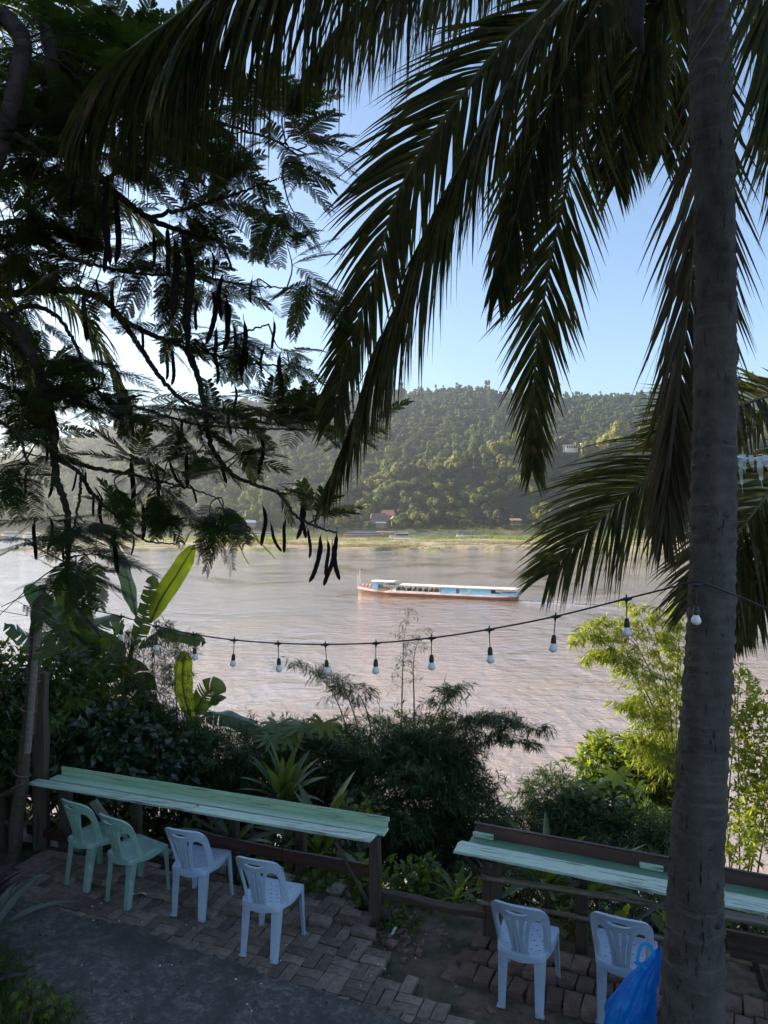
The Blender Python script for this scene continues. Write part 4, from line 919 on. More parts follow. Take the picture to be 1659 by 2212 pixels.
# ================================================================== COUNTERS
TZ = .78
def off(p, n, d, z): return (p[0]+n[0]*d, p[1]+n[1]*d, z)
cA = empty('bar_counter', (-2.0, 6.95, -.035), 'long mint green bar shelf with upright back board, left of the gap', 'counter')
e_ = np.array((.9387,-.345)); n_ = np.array((.345,.9387)); A_ = np.array((-3.796,7.616))
def along(t, d, z): q = A_+e_*t+n_*d; return (q[0], q[1], z)
beam('plank', along(-.02,.066,TZ-.014), along(2.03,.068,TZ-.014), .136, .024, M['mint_worn'], cA, end_jag=.006, warp=.001)
beam('plank', along(2.05,.050,TZ-.006), along(3.92,.064,TZ-.006), .146, .024, M['mint_worn'], cA, end_jag=.008, warp=.001)
beam('plank', along(.10,.228,TZ-.010), along(3.985,.228,TZ-.010), .136, .024, M['mint'], cA, end_jag=.004, warp=.0007)
tl = np.array((n_[0]*.35, n_[1]*.35, 1.0))
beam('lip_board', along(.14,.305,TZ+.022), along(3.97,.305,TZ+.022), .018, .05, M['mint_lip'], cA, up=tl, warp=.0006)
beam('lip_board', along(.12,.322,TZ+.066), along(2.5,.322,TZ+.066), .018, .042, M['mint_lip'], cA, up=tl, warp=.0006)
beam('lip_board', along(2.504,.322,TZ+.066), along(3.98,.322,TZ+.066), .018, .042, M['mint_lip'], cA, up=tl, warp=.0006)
def post(x, y, z0, z1, wd, mat='wood', lean=(0,0), parent=None, seed=0): return beam('post', (x, y, z0), (x+lean[0], y+lean[1], z1), wd, wd*.85, M[mat], parent, up=(n_[0], n_[1], 0), bev=.008, seed=seed, end_jag=.01, warp=.004)
for i, (t, d, z1, wd, ln) in enumerate([(3.90,.16,TZ-.03,.095,(0,0)),(2.90,.42,.67,.10,(0,0)),(3.02,.41,.63,.095,(.01,0)),(2.28,.30,TZ-.03,.09,(.07,-.02)),(1.15,.30,TZ-.03,.10,(.0,0)),(.20,.30,TZ-.03,.12,(0,0))]):
    q = along(t, d, 0); post(q[0], q[1], -.4, z1, wd, 'wood', ln, cA, i)
# cross bearers and braces
for t in (.3, 1.15, 2.06, 2.3, 3.1, 3.86): beam('bearer', along(t,.03,TZ-.055), along(t,.33,TZ-.055), .05, .055, M['wood'], cA, warp=.002)
beam('brace', along(2.03,.05,TZ-.08), along(2.25,.30,.42), .045, .03, M['wood'], cA); beam('brace', along(2.15,.12,TZ-.08), along(2.3,.34,.35), .04, .03, M['wood'], cA)
beam('brace', along(3.55,.06,TZ-.08), along(3.86,.22,.02), .05, .03, M['wood'], cA); beam('brace', P(202,1730,7.15), P(247,1792,7.25), .085, .03, M['wood_grey'], cA, up=(.3,-.9,.2))
up_n = (n_[0], n_[1], 0)
beam('rail_board', P(60,1790,7.9), P(292,1845,7.3), .10, .025, M['redwood'], cA, up=up_n, warp=.002)
beam('rail_board', P(294,1842,7.22), P(440,1880,6.96), .085, .025, M['redwood'], cA, up=up_n, warp=.002)
beam('rail_board', P(412,1803,6.92), P(610,1845,6.62), .115, .025, M['redwood'], cA, up=up_n, warp=.003); beam('rail_board', P(611,1846,6.62), P(803,1880,6.44), .115, .025, M['redwood'], cA, up=up_n, warp=.003)

cB = empty('bar_counter', (2.0, 5.6, -.035), 'green bar shelf with dark red back board, partly behind the palm trunk', 'counter')
e2_ = np.array((.916,-.401)); n2_ = np.array((.401,.916)); B_ = np.array((.602,6.06))
def alb(t, d, z): q = B_+e2_*t+n2_*d; return (q[0], q[1], z)
beam('plank', alb(0,.105,TZ-.004), alb(2.62,.105,TZ-.004), .205, .026, M['mint_worn'], cB, end_jag=.012, warp=.0012)
beam('plank', alb(.05,.300,TZ-.022), alb(3.3,.300,TZ-.022), .175, .024, M['green_dark'], cB, end_jag=.008, warp=.001)
beam('plank', alb(2.0,-.055,TZ-.035), alb(3.3,-.055,TZ-.035), .115, .024, M['wood_grey'], cB, end_jag=.01, warp=.001)
beam('plank', alb(2.625,.105,TZ-.004), alb(3.3,.105,TZ-.004), .205, .026, M['mint'], cB, end_jag=.008, warp=.001)
tl2 = np.array((n2_[0]*.2, n2_[1]*.2, 1.0))
beam('lip_board', alb(.06,.405,TZ+.035), alb(3.3,.405,TZ+.035), .022, .105, M['redwood'], cB, up=tl2, warp=.001)
beam('lip_cap', alb(.05,.417,TZ+.092), alb(3.3,.417,TZ+.092), .034, .010, M['redwood_dull'], cB, warp=.0008)
for t in (.15, 1.55, 2.72): beam('block', alb(t-.09,.372,TZ+.012), alb(t+.09,.372,TZ+.012), .035, .042, M['mint_worn'], cB, end_jag=.006)
for i, (t, d, z1, wd) in enumerate([(.27,.20,TZ-.04,.14),(1.0,.38,TZ-.04,.11),(2.45,.30,TZ-.06,.14)]):
    q = alb(t, d, 0); post(q[0], q[1], -.4, z1, wd, 'wood', (0,0), cB, 20+i)
for t in (.3, 1.0, 1.9, 2.45): beam('bearer', alb(t,.0,TZ-.06), alb(t,.40,TZ-.06), .05, .05, M['wood'], cB)
beam('brace', P(1006,1850,6.1), P(1038,1890,6.22), .05, .025, M['wood'], cB)
beam('brace', alb(2.2,-.04,TZ-.06), alb(2.35,.22,.1), .05, .03, M['wood'], cB)
beam('brace', P(1375,1985,5.6), P(1446,1938,5.5), .05, .02, M['wood_grey'], cB)
def cane(name, pts, r, parent):
    p = catmull(pts, 40); rad = np.full(40, r); rad[::6] *= 1.18; mb = MB(); mb.tube(p, rad, 8); return build(mb, name, M['cane'], parent, smooth=True)
cane('bamboo_rail', [alb(.20,.12,.55), alb(1.2,.22,.555), alb(2.1,.22,.575), alb(3.2,.22,.60)], .024, cB)
cane('bamboo_rail', [alb(.16,.12,.33), alb(1.0,.30,.29), alb(2.1,.22,.28), alb(3.2,.22,.27)], .020, cB)
# weathered rail between the counters
o = beam('fence_rail', P(812,1925,6.55), P(1046,1972,6.12), .085, .05, M['wood'], None, warp=.008, end_jag=.02); tag(o, 'weathered low rail closing the gap between the two counters', 'rail')
o = beam('log', P(800,1935,6.75), P(835,1985,6.45), .12, .11, M['wood'], None, warp=.012, end_jag=.02, bev=.03); tag(o, 'short dark log lying under the right end of the left counter', 'log')
o = beam('timber_board', P(1570,2035,5.0), P(1700,2060,4.75), .19, .03, M['wood'], None, up=up_n, warp=.004); tag(o, 'dark board on edge behind the palm trunk at lower right', 'board')

# ---- posts at the left
lp = empty('leaning_post', P(30,1850,7.6), 'tall dark leaning timber post carrying the light string', 'post')
pts = [P(22,1900,7.65), P(40,1760,7.6), P(62,1560,7.5), P(78,1400,7.45), P(82,1298,7.42)]
mb = MB(); p = catmull(pts, 26); mb.tube(p+.006*rng.normal(size=p.shape), np.linspace(.075, .055, 26)+.004*rng.normal(size=26), 9); build(mb, 'pole', M['wood'], lp)
mb = MB(); p = catmull([P(60,1625,7.40), P(75,1440,7.34), P(86,1330,7.32), P(92,1264,7.30)], 20); mb.tube(p, np.linspace(.034, .038, 20), 8); build(mb, 'batten', M['wood_grey'], lp)
for k in range(7):
    c = catmull(pts, 60)[18+5*k]; a = np.linspace(0, 7, 26); mb = MB(); mb.tube(np.stack([c[0]+.078*np.cos(a), c[1]-.03+.085*np.sin(a), c[2]+a*.018*rng.normal()], 1), .0035, 4); build(mb, 'wire_wrap', M['cane'], lp)
o = beam('timber_post', P(92,1860,7.85), P(86,1452,7.85), .15, .12, M['wood'], None, up=(0,1,0), bev=.012, warp=.005, end_jag=.02); tag(o, 'thick upright timber post just right of the leaning post', 'post')
o = beam('timber_post', P(8,1830,7.9), P(4,1712,7.9), .10, .09, M['wood'], None, up=(0,1,0), bev=.012, warp=.004); tag(o, 'short dark stump post at the left edge below the leaning post', 'post')
o = beam('timber_rail', P(-30,1728,7.8), P(42,1702,7.7), .08, .05, M['wood'], None, warp=.004); tag(o, 'rough rail running left from the leaning post', 'rail')

# ================================================================== STRING LIGHTS
sl = empty('string_lights', P(760,1391,6.0), 'string of round white bulbs on a sagging black cable', 'string lights')
def planY(dx):
    u = (dx-829.5)/F; t = (1.86-4.05*u)/(5.30+3.30*u); return 4.05+3.3*t
TE = [(262,1331),(338,1352),(418,1369.5),(506,1382),(601,1389),(703,1391.5),(812,1388.5),(932,1377.5),(1057,1359),(1200,1331),(1353,1293)]
cab = [P(92,1268,7.28)]+[P(x, y, planY(x)) for x, y in [(180,1310)]+TE]+[P(1440,1271,planY(1440)), P(1505,1254,4.03)]
mb = MB(); mb.tube(catmull(cab, 160), .0062, 6); build(mb, 'cable', M['black'], sl, smooth=True)
mb = MB(); mb.tube(catmull([P(1505,1254,4.03), P(1545,1268,4.02), P(1600,1290,4.05), P(1680,1318,4.0), P(1850,1330,3.8)], 40), .0062, 6); build(mb, 'cable', M['black'], sl, smooth=True)
mb = MB(); mb.tube(catmull([P(-250,1292,7.4), P(-60,1310,7.4), P(60,1330,7.42)], 30), .004, 5); build(mb, 'cable', M['black'], sl, smooth=True)
def bulb(top, tilt=(0,0), parent=sl):
    t = np.array(top); q = lambda z: (t[0]+tilt[0]*z, t[1]+tilt[1]*z, t[2]-z)
    h = empty('lamp_holder', t); h.parent = parent; h.location = Vector(t)-WL[parent.name]
    mb = MB(); mb.tube([(t[0]-.034,t[1],t[2]-.006),(t[0]-.012,t[1],t[2]-.003),(t[0],t[1],t[2]-.002),(t[0]+.012,t[1],t[2]-.003),(t[0]+.034,t[1],t[2]+.001)], [.006,.011,.013,.011,.006], 7); mb.tube([q(.004), q(.03)], [.011,.005], 7); mb.tube([q(-.004), q(-.022), q(-.026)], [.006,.005,.002], 6)
    build(mb, 'tee', M['black'], h)
    mb = MB(); mb.tube([q(.02), q(.07), q(.122)], .0034, 5); build(mb, 'drop_wire', M['black'], h)
    mb = MB(); mb.tube([q(.118), q(.122), q(.135), q(.140), q(.168), q(.172)], [.006,.013,.0145,.0165,.0175,.0165], 12); build(mb, 'socket', M['black'], h, smooth=True)
    mb = MB(); mb.tube([q(.168), q(.176), q(.185), q(.196), q(.208), q(.218), q(.226), q(.2295)], [.0150,.0165,.021,.0262,.0280,.0240,.0140,.004], 14); build(mb, 'bulb', M['bulb'], h, smooth=True)
for x, y in TE: bulb(P(x, y, planY(x)), (rng.normal()*.04, rng.normal()*.04))
bulb(P(1505,1262,4.01), (-.03, -.02))

# ================================================================== COCONUT TRUNK (crown follows), BAG
TRUNK = [(1470,2560),(1478,2440),(1493,2212),(1501,1900),(1517,1650),(1530,1450),(1537,1250),(1542,1050),(1546,810),(1544,500),(1538,200),(1533,0),(1528,-250),(1520,-480)]
TR = [.23,.20,.170,.147,.139,.132,.122,.119,.114,.112,.111,.110,.108,.105]
palm = empty('coconut_palm', P(1478,2462,4.2), 'tall coconut palm with a grey ringed trunk at the right, its fronds hanging overhead', 'palm tree')
pth = catmull([P(x, y, 4.2) for x, y in TRUNK], 340); rad0 = np.interp(np.linspace(0, 1, 340), np.linspace(0, 1, len(TR)), TR)
mb = MB(); NS = 48; rows = []
ringpos = np.cumsum(rng.uniform(.055, .13, 120))-.2; zs = pth[:,2]
for i in range(340):
    z = zs[i]; k = np.searchsorted(ringpos, z); z0 = ringpos[max(k-1,0)]; z1 = ringpos[min(k, 119)]; f = (z-z0)/max(z1-z0, .01)
    a = np.arange(NS)/NS*2*math.pi
    wob = .05*np.sin(a*2+k*1.7)+.05*np.sin(a*3+k*.9)
    ff = np.clip(f+wob*1.6, 0, 1)
    r = rad0[i]*(1+.078*(1-ff)**2.0-.04*np.exp(-((ff-.95)/.05)**2)+.02*np.sin(z*2.3+a*2))+.0022*np.sin(a*23+k)+.003*np.sin(a*5+z*3)+.0030*rng.normal(size=NS)
    rows.append(np.stack([pth[i,0]+r*np.cos(a), pth[i,1]+r*np.sin(a), np.full(NS, z)], 1))
A = np.array(rows); A = np.concatenate([A, A[:, :1]], 1); mb.grid(A); build(mb, 'trunk', M['bark'], palm, smooth=True)
# knots and scars on the trunk
for (dx, dy, s) in [(1535,1090,1.0),(1512,1003,.7),(1538,978,.8),(1570,952,.8),(1573,1110,1.2),(1560,1372,.8),(1528,1300,.6),(1490,1900,.9),(1530,1830,.8),(1548,2000,1.0),(1473,2120,.8),(1570,1725,.7),(1515,1560,.6)]:
    z = EYE-(dy-1110)/F*4.07; i = int(np.argmin(abs(zs-z))); cx, cy, r = pth[i,0], pth[i,1], rad0[i]
    X = (dx-829.5)/F*4.08; s_ = max(-.92, min(.92, (X-cx)/r)); yy = cy-r*math.sqrt(1-s_*s_)
    mb = MB(); n = 9; a = np.arange(n)/n*2*math.pi
    rr = rng.uniform(.7, 1.2, n); mb.tube([(X, yy+.01, z), (X, yy-.005, z), (X, yy-.0065, z)], [.018*s,.014*s,.004], 8)
    build(mb, 'knot', M['black'], palm)
bag = empty('plastic_bag', P(1362,2285,4.45), 'blue plastic bag hanging knotted on the left side of the palm trunk', 'bag')
pb = [(1424,2044,3),(1418,2058,8),(1408,2080,18),(1391,2105,28),(1375,2140,37),(1363,2170,47),(1358,2200,52),(1358,2240,50),(1362,2280,40),(1364,2300,16)]
cs = catmull([(*P(x, y, 4.47),) for x, y, r in pb], 60); rr = np.interp(np.linspace(0, 1, 60), np.linspace(0, 1, 10), [r*4.47/F for _, _, r in pb])
rows = []; NB = 64
for i in range(60):
    a = np.arange(NB)/NB*2*math.pi; t = i/59
    fold = .13*np.sin(a*5+t*3)*(1-t)*1.6+.05*np.sin(a*9-t*7)+.05*np.sin(a*13+t*11+np.sin(t*9)*2)+.03*np.sin(a*21-t*16+3*np.sin(t*5))+.02*np.sin(a*3+t*23)
    r = rr[i]*(1+fold)
    rows.append(np.stack([cs[i,0]+r*np.cos(a), cs[i,1]+.62*r*np.sin(a), np.full(NB, cs[i,2])+.012*np.sin(a*3+t*9)*t], 1))
A = np.array(rows); A = np.concatenate([A, A[:, :1]], 1); mb = MB(); mb.grid(A); build(mb, 'sack', M['bag'], bag, smooth=True)
def ribbon(pts, wd, nrm, m=24):
    p = catmull(pts, m); T = unit(np.gradient(p, axis=0)); s = unit(np.cross(T, np.array(nrm))); wv = np.broadcast_to(np.asarray(wd), (m,))[:,None]
    return np.stack([p-s*wv/2, p+s*wv/2], 1)
mb = MB(); mb.grid(ribbon([P(1398,2090,4.42), P(1377,2078,4.42), P(1383,2044,4.42), P(1397,2037,4.42), P(1409,2052,4.42), P(1412,2066,4.42)], .022, (0,1,0))); build(mb, 'handle', M['bag'], bag, smooth=True)
mb = MB(); mb.grid(ribbon([P(1388,2084,4.40), P(1376,2080,4.40), P(1368,2076,4.41)], np.linspace(.05,.01,24), (0,1,.2))); build(mb, 'flap', M['bag'], bag, smooth=True)
mb = MB(); mb.tube([P(1424,2048,4.45), P(1421,2038,4.4), P(1424,2028,4.3)], .004, 5); build(mb, 'tie_string', M['black'], bag)
# white tape strips tied on a line right of the trunk
tp = empty('tape_line', P(1620,985,4.4), 'line hung with torn white plastic strips right of the palm trunk', 'tape')
mb = MB(); mb.tube(catmull([P(1585,985,4.22), P(1620,990,4.5), P(1680,984,4.8)], 16), .006, 5); build(mb, 'line', M['rope'], tp)
for k, (x, y0, y1, wd) in enumerate([(1598,985,1065,.022),(1604,984,1022,.034),(1622,986,1016,.026),(1640,988,1052,.03),(1652,985,1015,.03)]):
    mb = MB(); mb.grid(ribbon([P(x, y0-3, 4.42), P(x+2, (y0*2+y1)/3, 4.38), P(x+4, (y0+2*y1)/3, 4.44), P(x+7, y1, 4.4)], np.array([1,1.15,.8,.1]).repeat(6)*wd, (.4,1,0))); build(mb, 'strip', M['rope'], tp)
# small litter
for i, (dx, dy, l, an) in enumerate([(300,1933,.17,-.2),(851,2006,.08,1.1),(1030,2035,.05,.3),(222,1860,.03,.5)]):
    g = G(dx, dy); o = put('litter_strip', None or (lambda m: (m.grid(np.array([[(x, y, .012*math.sin(x*40)+.01) for x in np.linspace(-l/2, l/2, 5)] for y in (-.012, .012)])), m.mesh('strip'))[1])(MB()), M['rope'], None, (g[0], g[1], .012 if i in (0,3) else -.02), (0,0,an))
    tag(o, ['white plastic strip lying behind the green chair on the bricks','bent white paper scrap on the soil between the counters','small white scrap beside the brick platform','tiny white scrap on the bricks near the leaning post'][i], 'litter')

# ================================================================== ADDED HOUSE, unseen left of the frame, put there to shade the terrace
nh = empty('added_shade_house', (-11, 2.5, -.1), 'unseen three storey house added left of the terrace to shade it', 'house')
def wbx(name, c, d, mat, parent): mb = MB(); mb.box(c, d); return build(mb, name, mat, parent)
wbx('wall', (-11, 2.2, 6.5), (6, 13.6, 13.4), M['plaster_tan'], nh)
mb = MB(); a0_, a1_, b0_, b1_ = -14.8, -7.3, -5.2, 9.6
mb.add([(a0_,b0_,13.0),(a1_,b0_,13.0),(a1_,b1_,13.0),(a0_,b1_,13.0),(-11,b0_,15.2),(-11,b1_,15.2),(a0_,b0_,12.85),(a1_,b0_,12.85),(a1_,b1_,12.85),(a0_,b1_,12.85)], [(1,2,5,4),(3,0,4,5),(0,1,4),(2,3,5),(9,8,7,6),(0,6,7,1),(1,7,8,2),(2,8,9,3),(3,9,6,0)])
build(mb, 'roof', M['tile_red'], nh)
for y in (-2.5, 1.5, 5.5):
    for z in (1.6, 6.0, 10.2):
        f = wbx('window', (-7.97, y, z), (.08, 1.5, 1.7), M['tan_wood'], nh)
        wbx('pane', (-7.92, y-.36, z), (.04, .62, 1.5), M['dark'], f); wbx('pane', (-7.92, y+.36, z), (.04, .62, 1.5), M['dark'], f)

# ================================================================== PALM FRONDS
def frond(parent, pts, L=.85, n=100, s0=.16, face=None, droop=.6, fwd=42, wdt=.034, mat='frond', ind=0, r0=.022, sides=(-1,1), gap=0, tipL=.35, twist=35, wl=None, dr0=.0):
    W = catmull(PP(pts) if wl is None else wl, 90); Tn = unit(np.gradient(W, axis=0))
    rc = MB(); rc.tube(W, np.linspace(r0, .0035, 90), 6)
    fo = build(rc, 'frond', M['rachis'], parent, org=tuple(W[0]), smooth=True)
    t = np.repeat(np.linspace(s0, .995, n), len(sides)); sd_ = np.tile(np.array(sides, float), n); t = np.clip(t+rng.normal(size=len(t))*.002, s0, .999)
    idx = t*89; i0 = np.floor(idx).astype(int).clip(0, 88); f_ = (idx-i0)[:,None]
    pos = W[i0]*(1-f_)+W[i0+1]*f_; T = unit(Tn[i0]*(1-f_)+Tn[i0+1]*f_)
    if face is None:
        fn = np.array((0,0,1.0))-T*T[:,2:3]; fn = unit(fn)
    else: fn = np.broadcast_to(np.array(face, float), T.shape); fn = unit(fn-T*(T*fn).sum(1, keepdims=True))
    S = np.cross(T, fn)*sd_[:,None]
    u = (t-s0)/(1-s0)
    split = rng.random(len(t)); Lp = L*np.clip(np.minimum(.45+u*3, 1)*(1-(1-tipL)*np.clip((u-.45)/.55, 0, 1)**1.3), .1, 1)*rng.uniform(.88, 1.1, len(t))
    a = np.radians(fwd+22*u+rng.normal(size=len(t))*4)[:,None]
    D = S*np.cos(a)+T*np.sin(a)+fn*(.18+rng.normal(size=len(t))*.07)[:,None]; D = unit(D)
    if gap: keep = rng.random(len(t)) > gap; pos, D, S, fn, T, Lp, u = pos[keep], D[keep], S[keep], fn[keep], T[keep], Lp[keep], u[keep]
    n_ = len(pos); K = 7; ks = np.linspace(0, 1, K); q = pos.copy(); path = [q.copy()]; dr = droop*rng.uniform(.75, 1.25, n_)
    dirs = []
    for k in range(K):
        wgt = np.clip(dr*(dr0+(1-dr0)*ks[k]**.75), 0, .97)[:,None]; d = unit(D*(1-wgt)+np.array((0,0,-1.0))*wgt+rng.normal(size=D.shape)*.012); dirs.append(d)
        if k < K-1: q = q+d*(Lp/(K-1))[:,None]; path.append(q.copy())
    path = np.stack(path, 1); dirs = np.stack(dirs, 1)
    rot = np.radians(rng.normal(size=n_)*twist)
    wv = unit(np.cross(dirs, fn[:,None,:]+1e-3)); nv = np.cross(wv, dirs)
    wv = wv*np.cos(rot)[:,None,None]+nv*np.sin(rot)[:,None,None]
    prof = np.array([.5,.95,1,.85,.6,.3,.02])*wdt/2
    A = path-wv*prof[None,:,None]; B = path+wv*prof[None,:,None]
    V = np.stack([A, B], 2).reshape(n_, K*2, 3)
    fl = np.concatenate([[2*k, 2*k+1, 2*k+3, 2*k+2] for k in range(K-1)]); sz = np.full(K-1, 4)
    order = np.argsort(-Lp) if ind else np.arange(n_)
    for o_ in order[:ind]:
        m1 = MB(); m1.raw(V[o_], fl, sz); build(m1, 'leaflet', M[mat], fo, org=tuple(path[o_,0]))
    rest = order[ind:]
    if len(rest):
        m1 = MB(); m1.raw(V[rest].reshape(-1,3), (fl[None]+np.arange(len(rest))[:,None]*K*2).ravel(), np.tile(sz, len(rest)))
        ob = build(m1, 'leaflets', M[mat], fo, org=tuple(W[0])); ob['kind'] = 'stuff'
    return fo
CT = (1525,-420,4.2)
frond(palm, [CT,(1250,-360,4.0),(950,-270,3.8),(700,-180,3.65),(510,-70,3.55),(370,40,3.5),(240,140,3.5),(150,270,3.5)], L=1.2, n=200, droop=.97, wdt=.030, ind=70, twist=30, dr0=.6, tipL=.2, gap=.12)
frond(palm, [CT,(1300,-420,3.9),(1080,-300,3.6),(860,-240,3.4),(650,-150,3.25),(510,-50,3.2),(410,50,3.15),(345,160,3.1)], L=1.0, n=125, droop=.95, wdt=.030, twist=30, dr0=.6, tipL=.3, gap=.1)
frond(palm, [CT,(1400,-330,4.6),(1230,-240,4.9),(1060,-170,5.1),(900,-90,5.2),(760,20,5.3),(660,150,5.3)], L=1.0, n=165, droop=.95, wdt=.030, twist=30, dr0=.6, tipL=.5)
frond(palm, [CT,(1330,-150,4.35),(1179,10,4.5),(1089,90,4.55),(1009,190,4.6),(929,300,4.65),(859,420,4.7),(812,580,4.75),(752,755,4.8),(722,895,4.8)], L=.80, n=135, droop=.40, face=(-.05,-1,.15), ind=60, fwd=48, wdt=.029, twist=25)
frond(palm, [CT,(1350,-120,4.2),(1199,30,4.2),(1109,165,4.2),(1015,320,4.2),(920,520,4.25),(872,630,4.25),(825,750,4.3),(775,880,4.3),(712,1040,4.3)], L=.95, n=185, droop=.93, ind=60, wdt=.030, dr0=.45)
frond(palm, [(1525,-400,4.3),(1420,-80,4.6),(1309,100,4.9),(1254,280,5.1),(1219,425,5.15),(1194,540,5.2),(1174,650,5.2),(1157,780,5.2),(1152,900,5.2),(1149,1010,5.2)], L=.72, n=112, droop=.25, face=(0,-1,.12), ind=70, fwd=50, twist=32, wdt=.029)
frond(palm, [(1525,-400,4.3),(1455,-60,4.8),(1400,40,5.0),(1352,225,5.2),(1328,400,5.3)], L=.8, n=110, droop=.6, face=(-.2,-1,.1), wdt=.030)
frond(palm, [(1520,-400,4.3),(1330,-60,4.5),(1230,120,4.7),(1160,300,4.9),(1110,480,5.0),(1075,640,5.0)], L=.72, n=130, droop=.85, face=(-.2,-1,.2), wdt=.030, dr0=.3)
frond(palm, [(1525,-380,4.4),(1500,-160,5.2),(1472,20,5.6),(1445,190,5.8),(1430,330,5.8)], L=.9, n=110, droop=.6, face=(0,-1,.1), wdt=.030)
frond(palm, [(1530,-350,4.35),(1535,80,4.6),(1512,380,4.75),(1490,620,4.85),(1468,830,4.9),(1448,1000,4.95),(1432,1140,4.95)], L=1.0, n=140, droop=.30, face=(.15,-1,.1), mat='frond_dead', fwd=58, wdt=.030, gap=.08, dr0=.2)
frond(palm, [(1545,-400,4.0),(1630,-290,3.6),(1695,-130,3.35),(1738,50,3.25),(1758,250,3.2),(1770,420,3.2)], L=1.0, n=150, droop=.40, face=(0,-1,.1), ind=40, fwd=46, wdt=.030, dr0=.1)
frond(palm, [(1545,-380,4.4),(1690,60,4.9),(1760,380,5.1),(1745,620,5.2)], L=1.0, n=120, droop=.78, face=(0,-1,.1), wdt=.030)
frond(palm, [(1535,-400,4.2),(1600,-300,4.8),(1690,-120,5.4),(1760,120,5.8),(1790,350,5.9)], L=.8, n=80, droop=.7)
mb = MB(); mb.tube(catmull([P(1400,-120,4.5), P(1380,-20,4.5), P(1372,50,4.5), P(1390,115,4.5)], 20), np.interp(np.linspace(0,1,20), [0,.3,.7,1], [.02,.06,.055,.010]), 10); build(mb, 'flower_sheath', M['branch'], palm, smooth=True)
# crown shaft: leaf bases round the top of the trunk
for k in range(7):
    a = k*.9; c = P(1522,-420,4.2); mb = MB(); mb.tube([c+np.array((.10*math.cos(a), .10*math.sin(a), -.25)), c+np.array((.20*math.cos(a), .20*math.sin(a), .25))], [.06,.03], 7); build(mb, 'leaf_base', M['rachis'], palm)

palm2 = empty('coconut_palm', (4.25,6.6,-.7), 'shorter coconut palm right of the frame whose fronds spread behind the trunk', 'palm tree')
mb = MB(); mb.tube(catmull([(4.25,6.6,-1.0),(4.22,6.6,1.5),(4.2,6.6,3.4),(4.18,6.6,4.7)], 40), np.linspace(.17,.12,40), 14); build(mb, 'trunk', M['bark'], palm2, smooth=True)
frond(palm2, [(1795,860,6.6),(1640,893,6.5),(1494,975,6.4),(1394,1038,6.4),(1330,1090,6.4),(1254,1165,6.4),(1185,1240,6.4)], L=1.05, n=100, droop=.42, face=(-.1,-1,.45), ind=60, fwd=44, twist=32, wdt=.026)
frond(palm2, [(1795,860,6.6),(1690,850,6.3),(1600,875,6.0),(1520,905,5.9),(1440,960,5.9)], L=.8, n=90, droop=.35, face=(0,-.8,.6))
frond(palm2, [(1800,900,6.6),(1730,985,6.2),(1640,1090,6.0),(1560,1200,5.9),(1500,1300,5.9)], L=.95, n=110, droop=.4, face=(0,-1,.2), ind=40)
frond(palm2, [(1810,930,6.6),(1745,1090,6.2),(1672,1190,6.0),(1615,1290,6.0),(1580,1370,6.0)], L=.62, n=100, droop=.45, face=(0,-1,.2), twist=20)
frond(palm2, [(1810,850,6.6),(1900,760,6.4),(2000,800,6.2),(2080,960,6.1)], L=.9, n=80, droop=.6)
palm3 = empty('coconut_palm', (-6.7,9.5,-.2), 'coconut palm left of the frame, its fronds behind the feathery tree', 'palm tree')
mb = MB(); mb.tube(catmull([(-6.7,9.5,-.5),(-6.8,9.5,3),(-6.75,9.5,6),(-6.65,9.5,7.8)], 40), np.linspace(.19,.12,40), 14); build(mb, 'trunk', M['bark'], palm3, smooth=True)
c3_ = (-250,450,9.5)
frond(palm3, [c3_,(-80,520,9.3),(50,590,9.2),(160,670,9.1),(230,780,9.1),(272,890,9.1)], L=.95, n=110, droop=.85, ind=40)
frond(palm3, [c3_,(-110,600,9.3),(-10,720,9.2),(60,830,9.2),(98,960,9.2)], L=.85, n=100, droop=.85)
frond(palm3, [c3_,(-60,370,9.3),(150,390,9.2),(300,470,9.1),(400,600,9.1)], L=1.15, n=110, droop=.92)
frond(palm3, [c3_,(-110,300,9.6),(60,240,9.7),(200,270,9.7),(330,380,9.7)], L=1.1, n=110, droop=.9)
frond(palm3, [c3_,(-200,180,9.0),(-60,20,8.6),(100,-20,8.4),(240,60,8.3),(330,190,8.3)], L=1.1, n=110, droop=.88)
frond(palm3, [c3_,(-140,520,8.8),(-40,600,8.6),(40,720,8.5),(75,860,8.5)], L=.9, n=100, droop=.9)
frond(palm3, [c3_,(-400,330,9.5),(-560,420,9.5),(-660,640,9.5)], L=1.0, n=90, droop=.8)

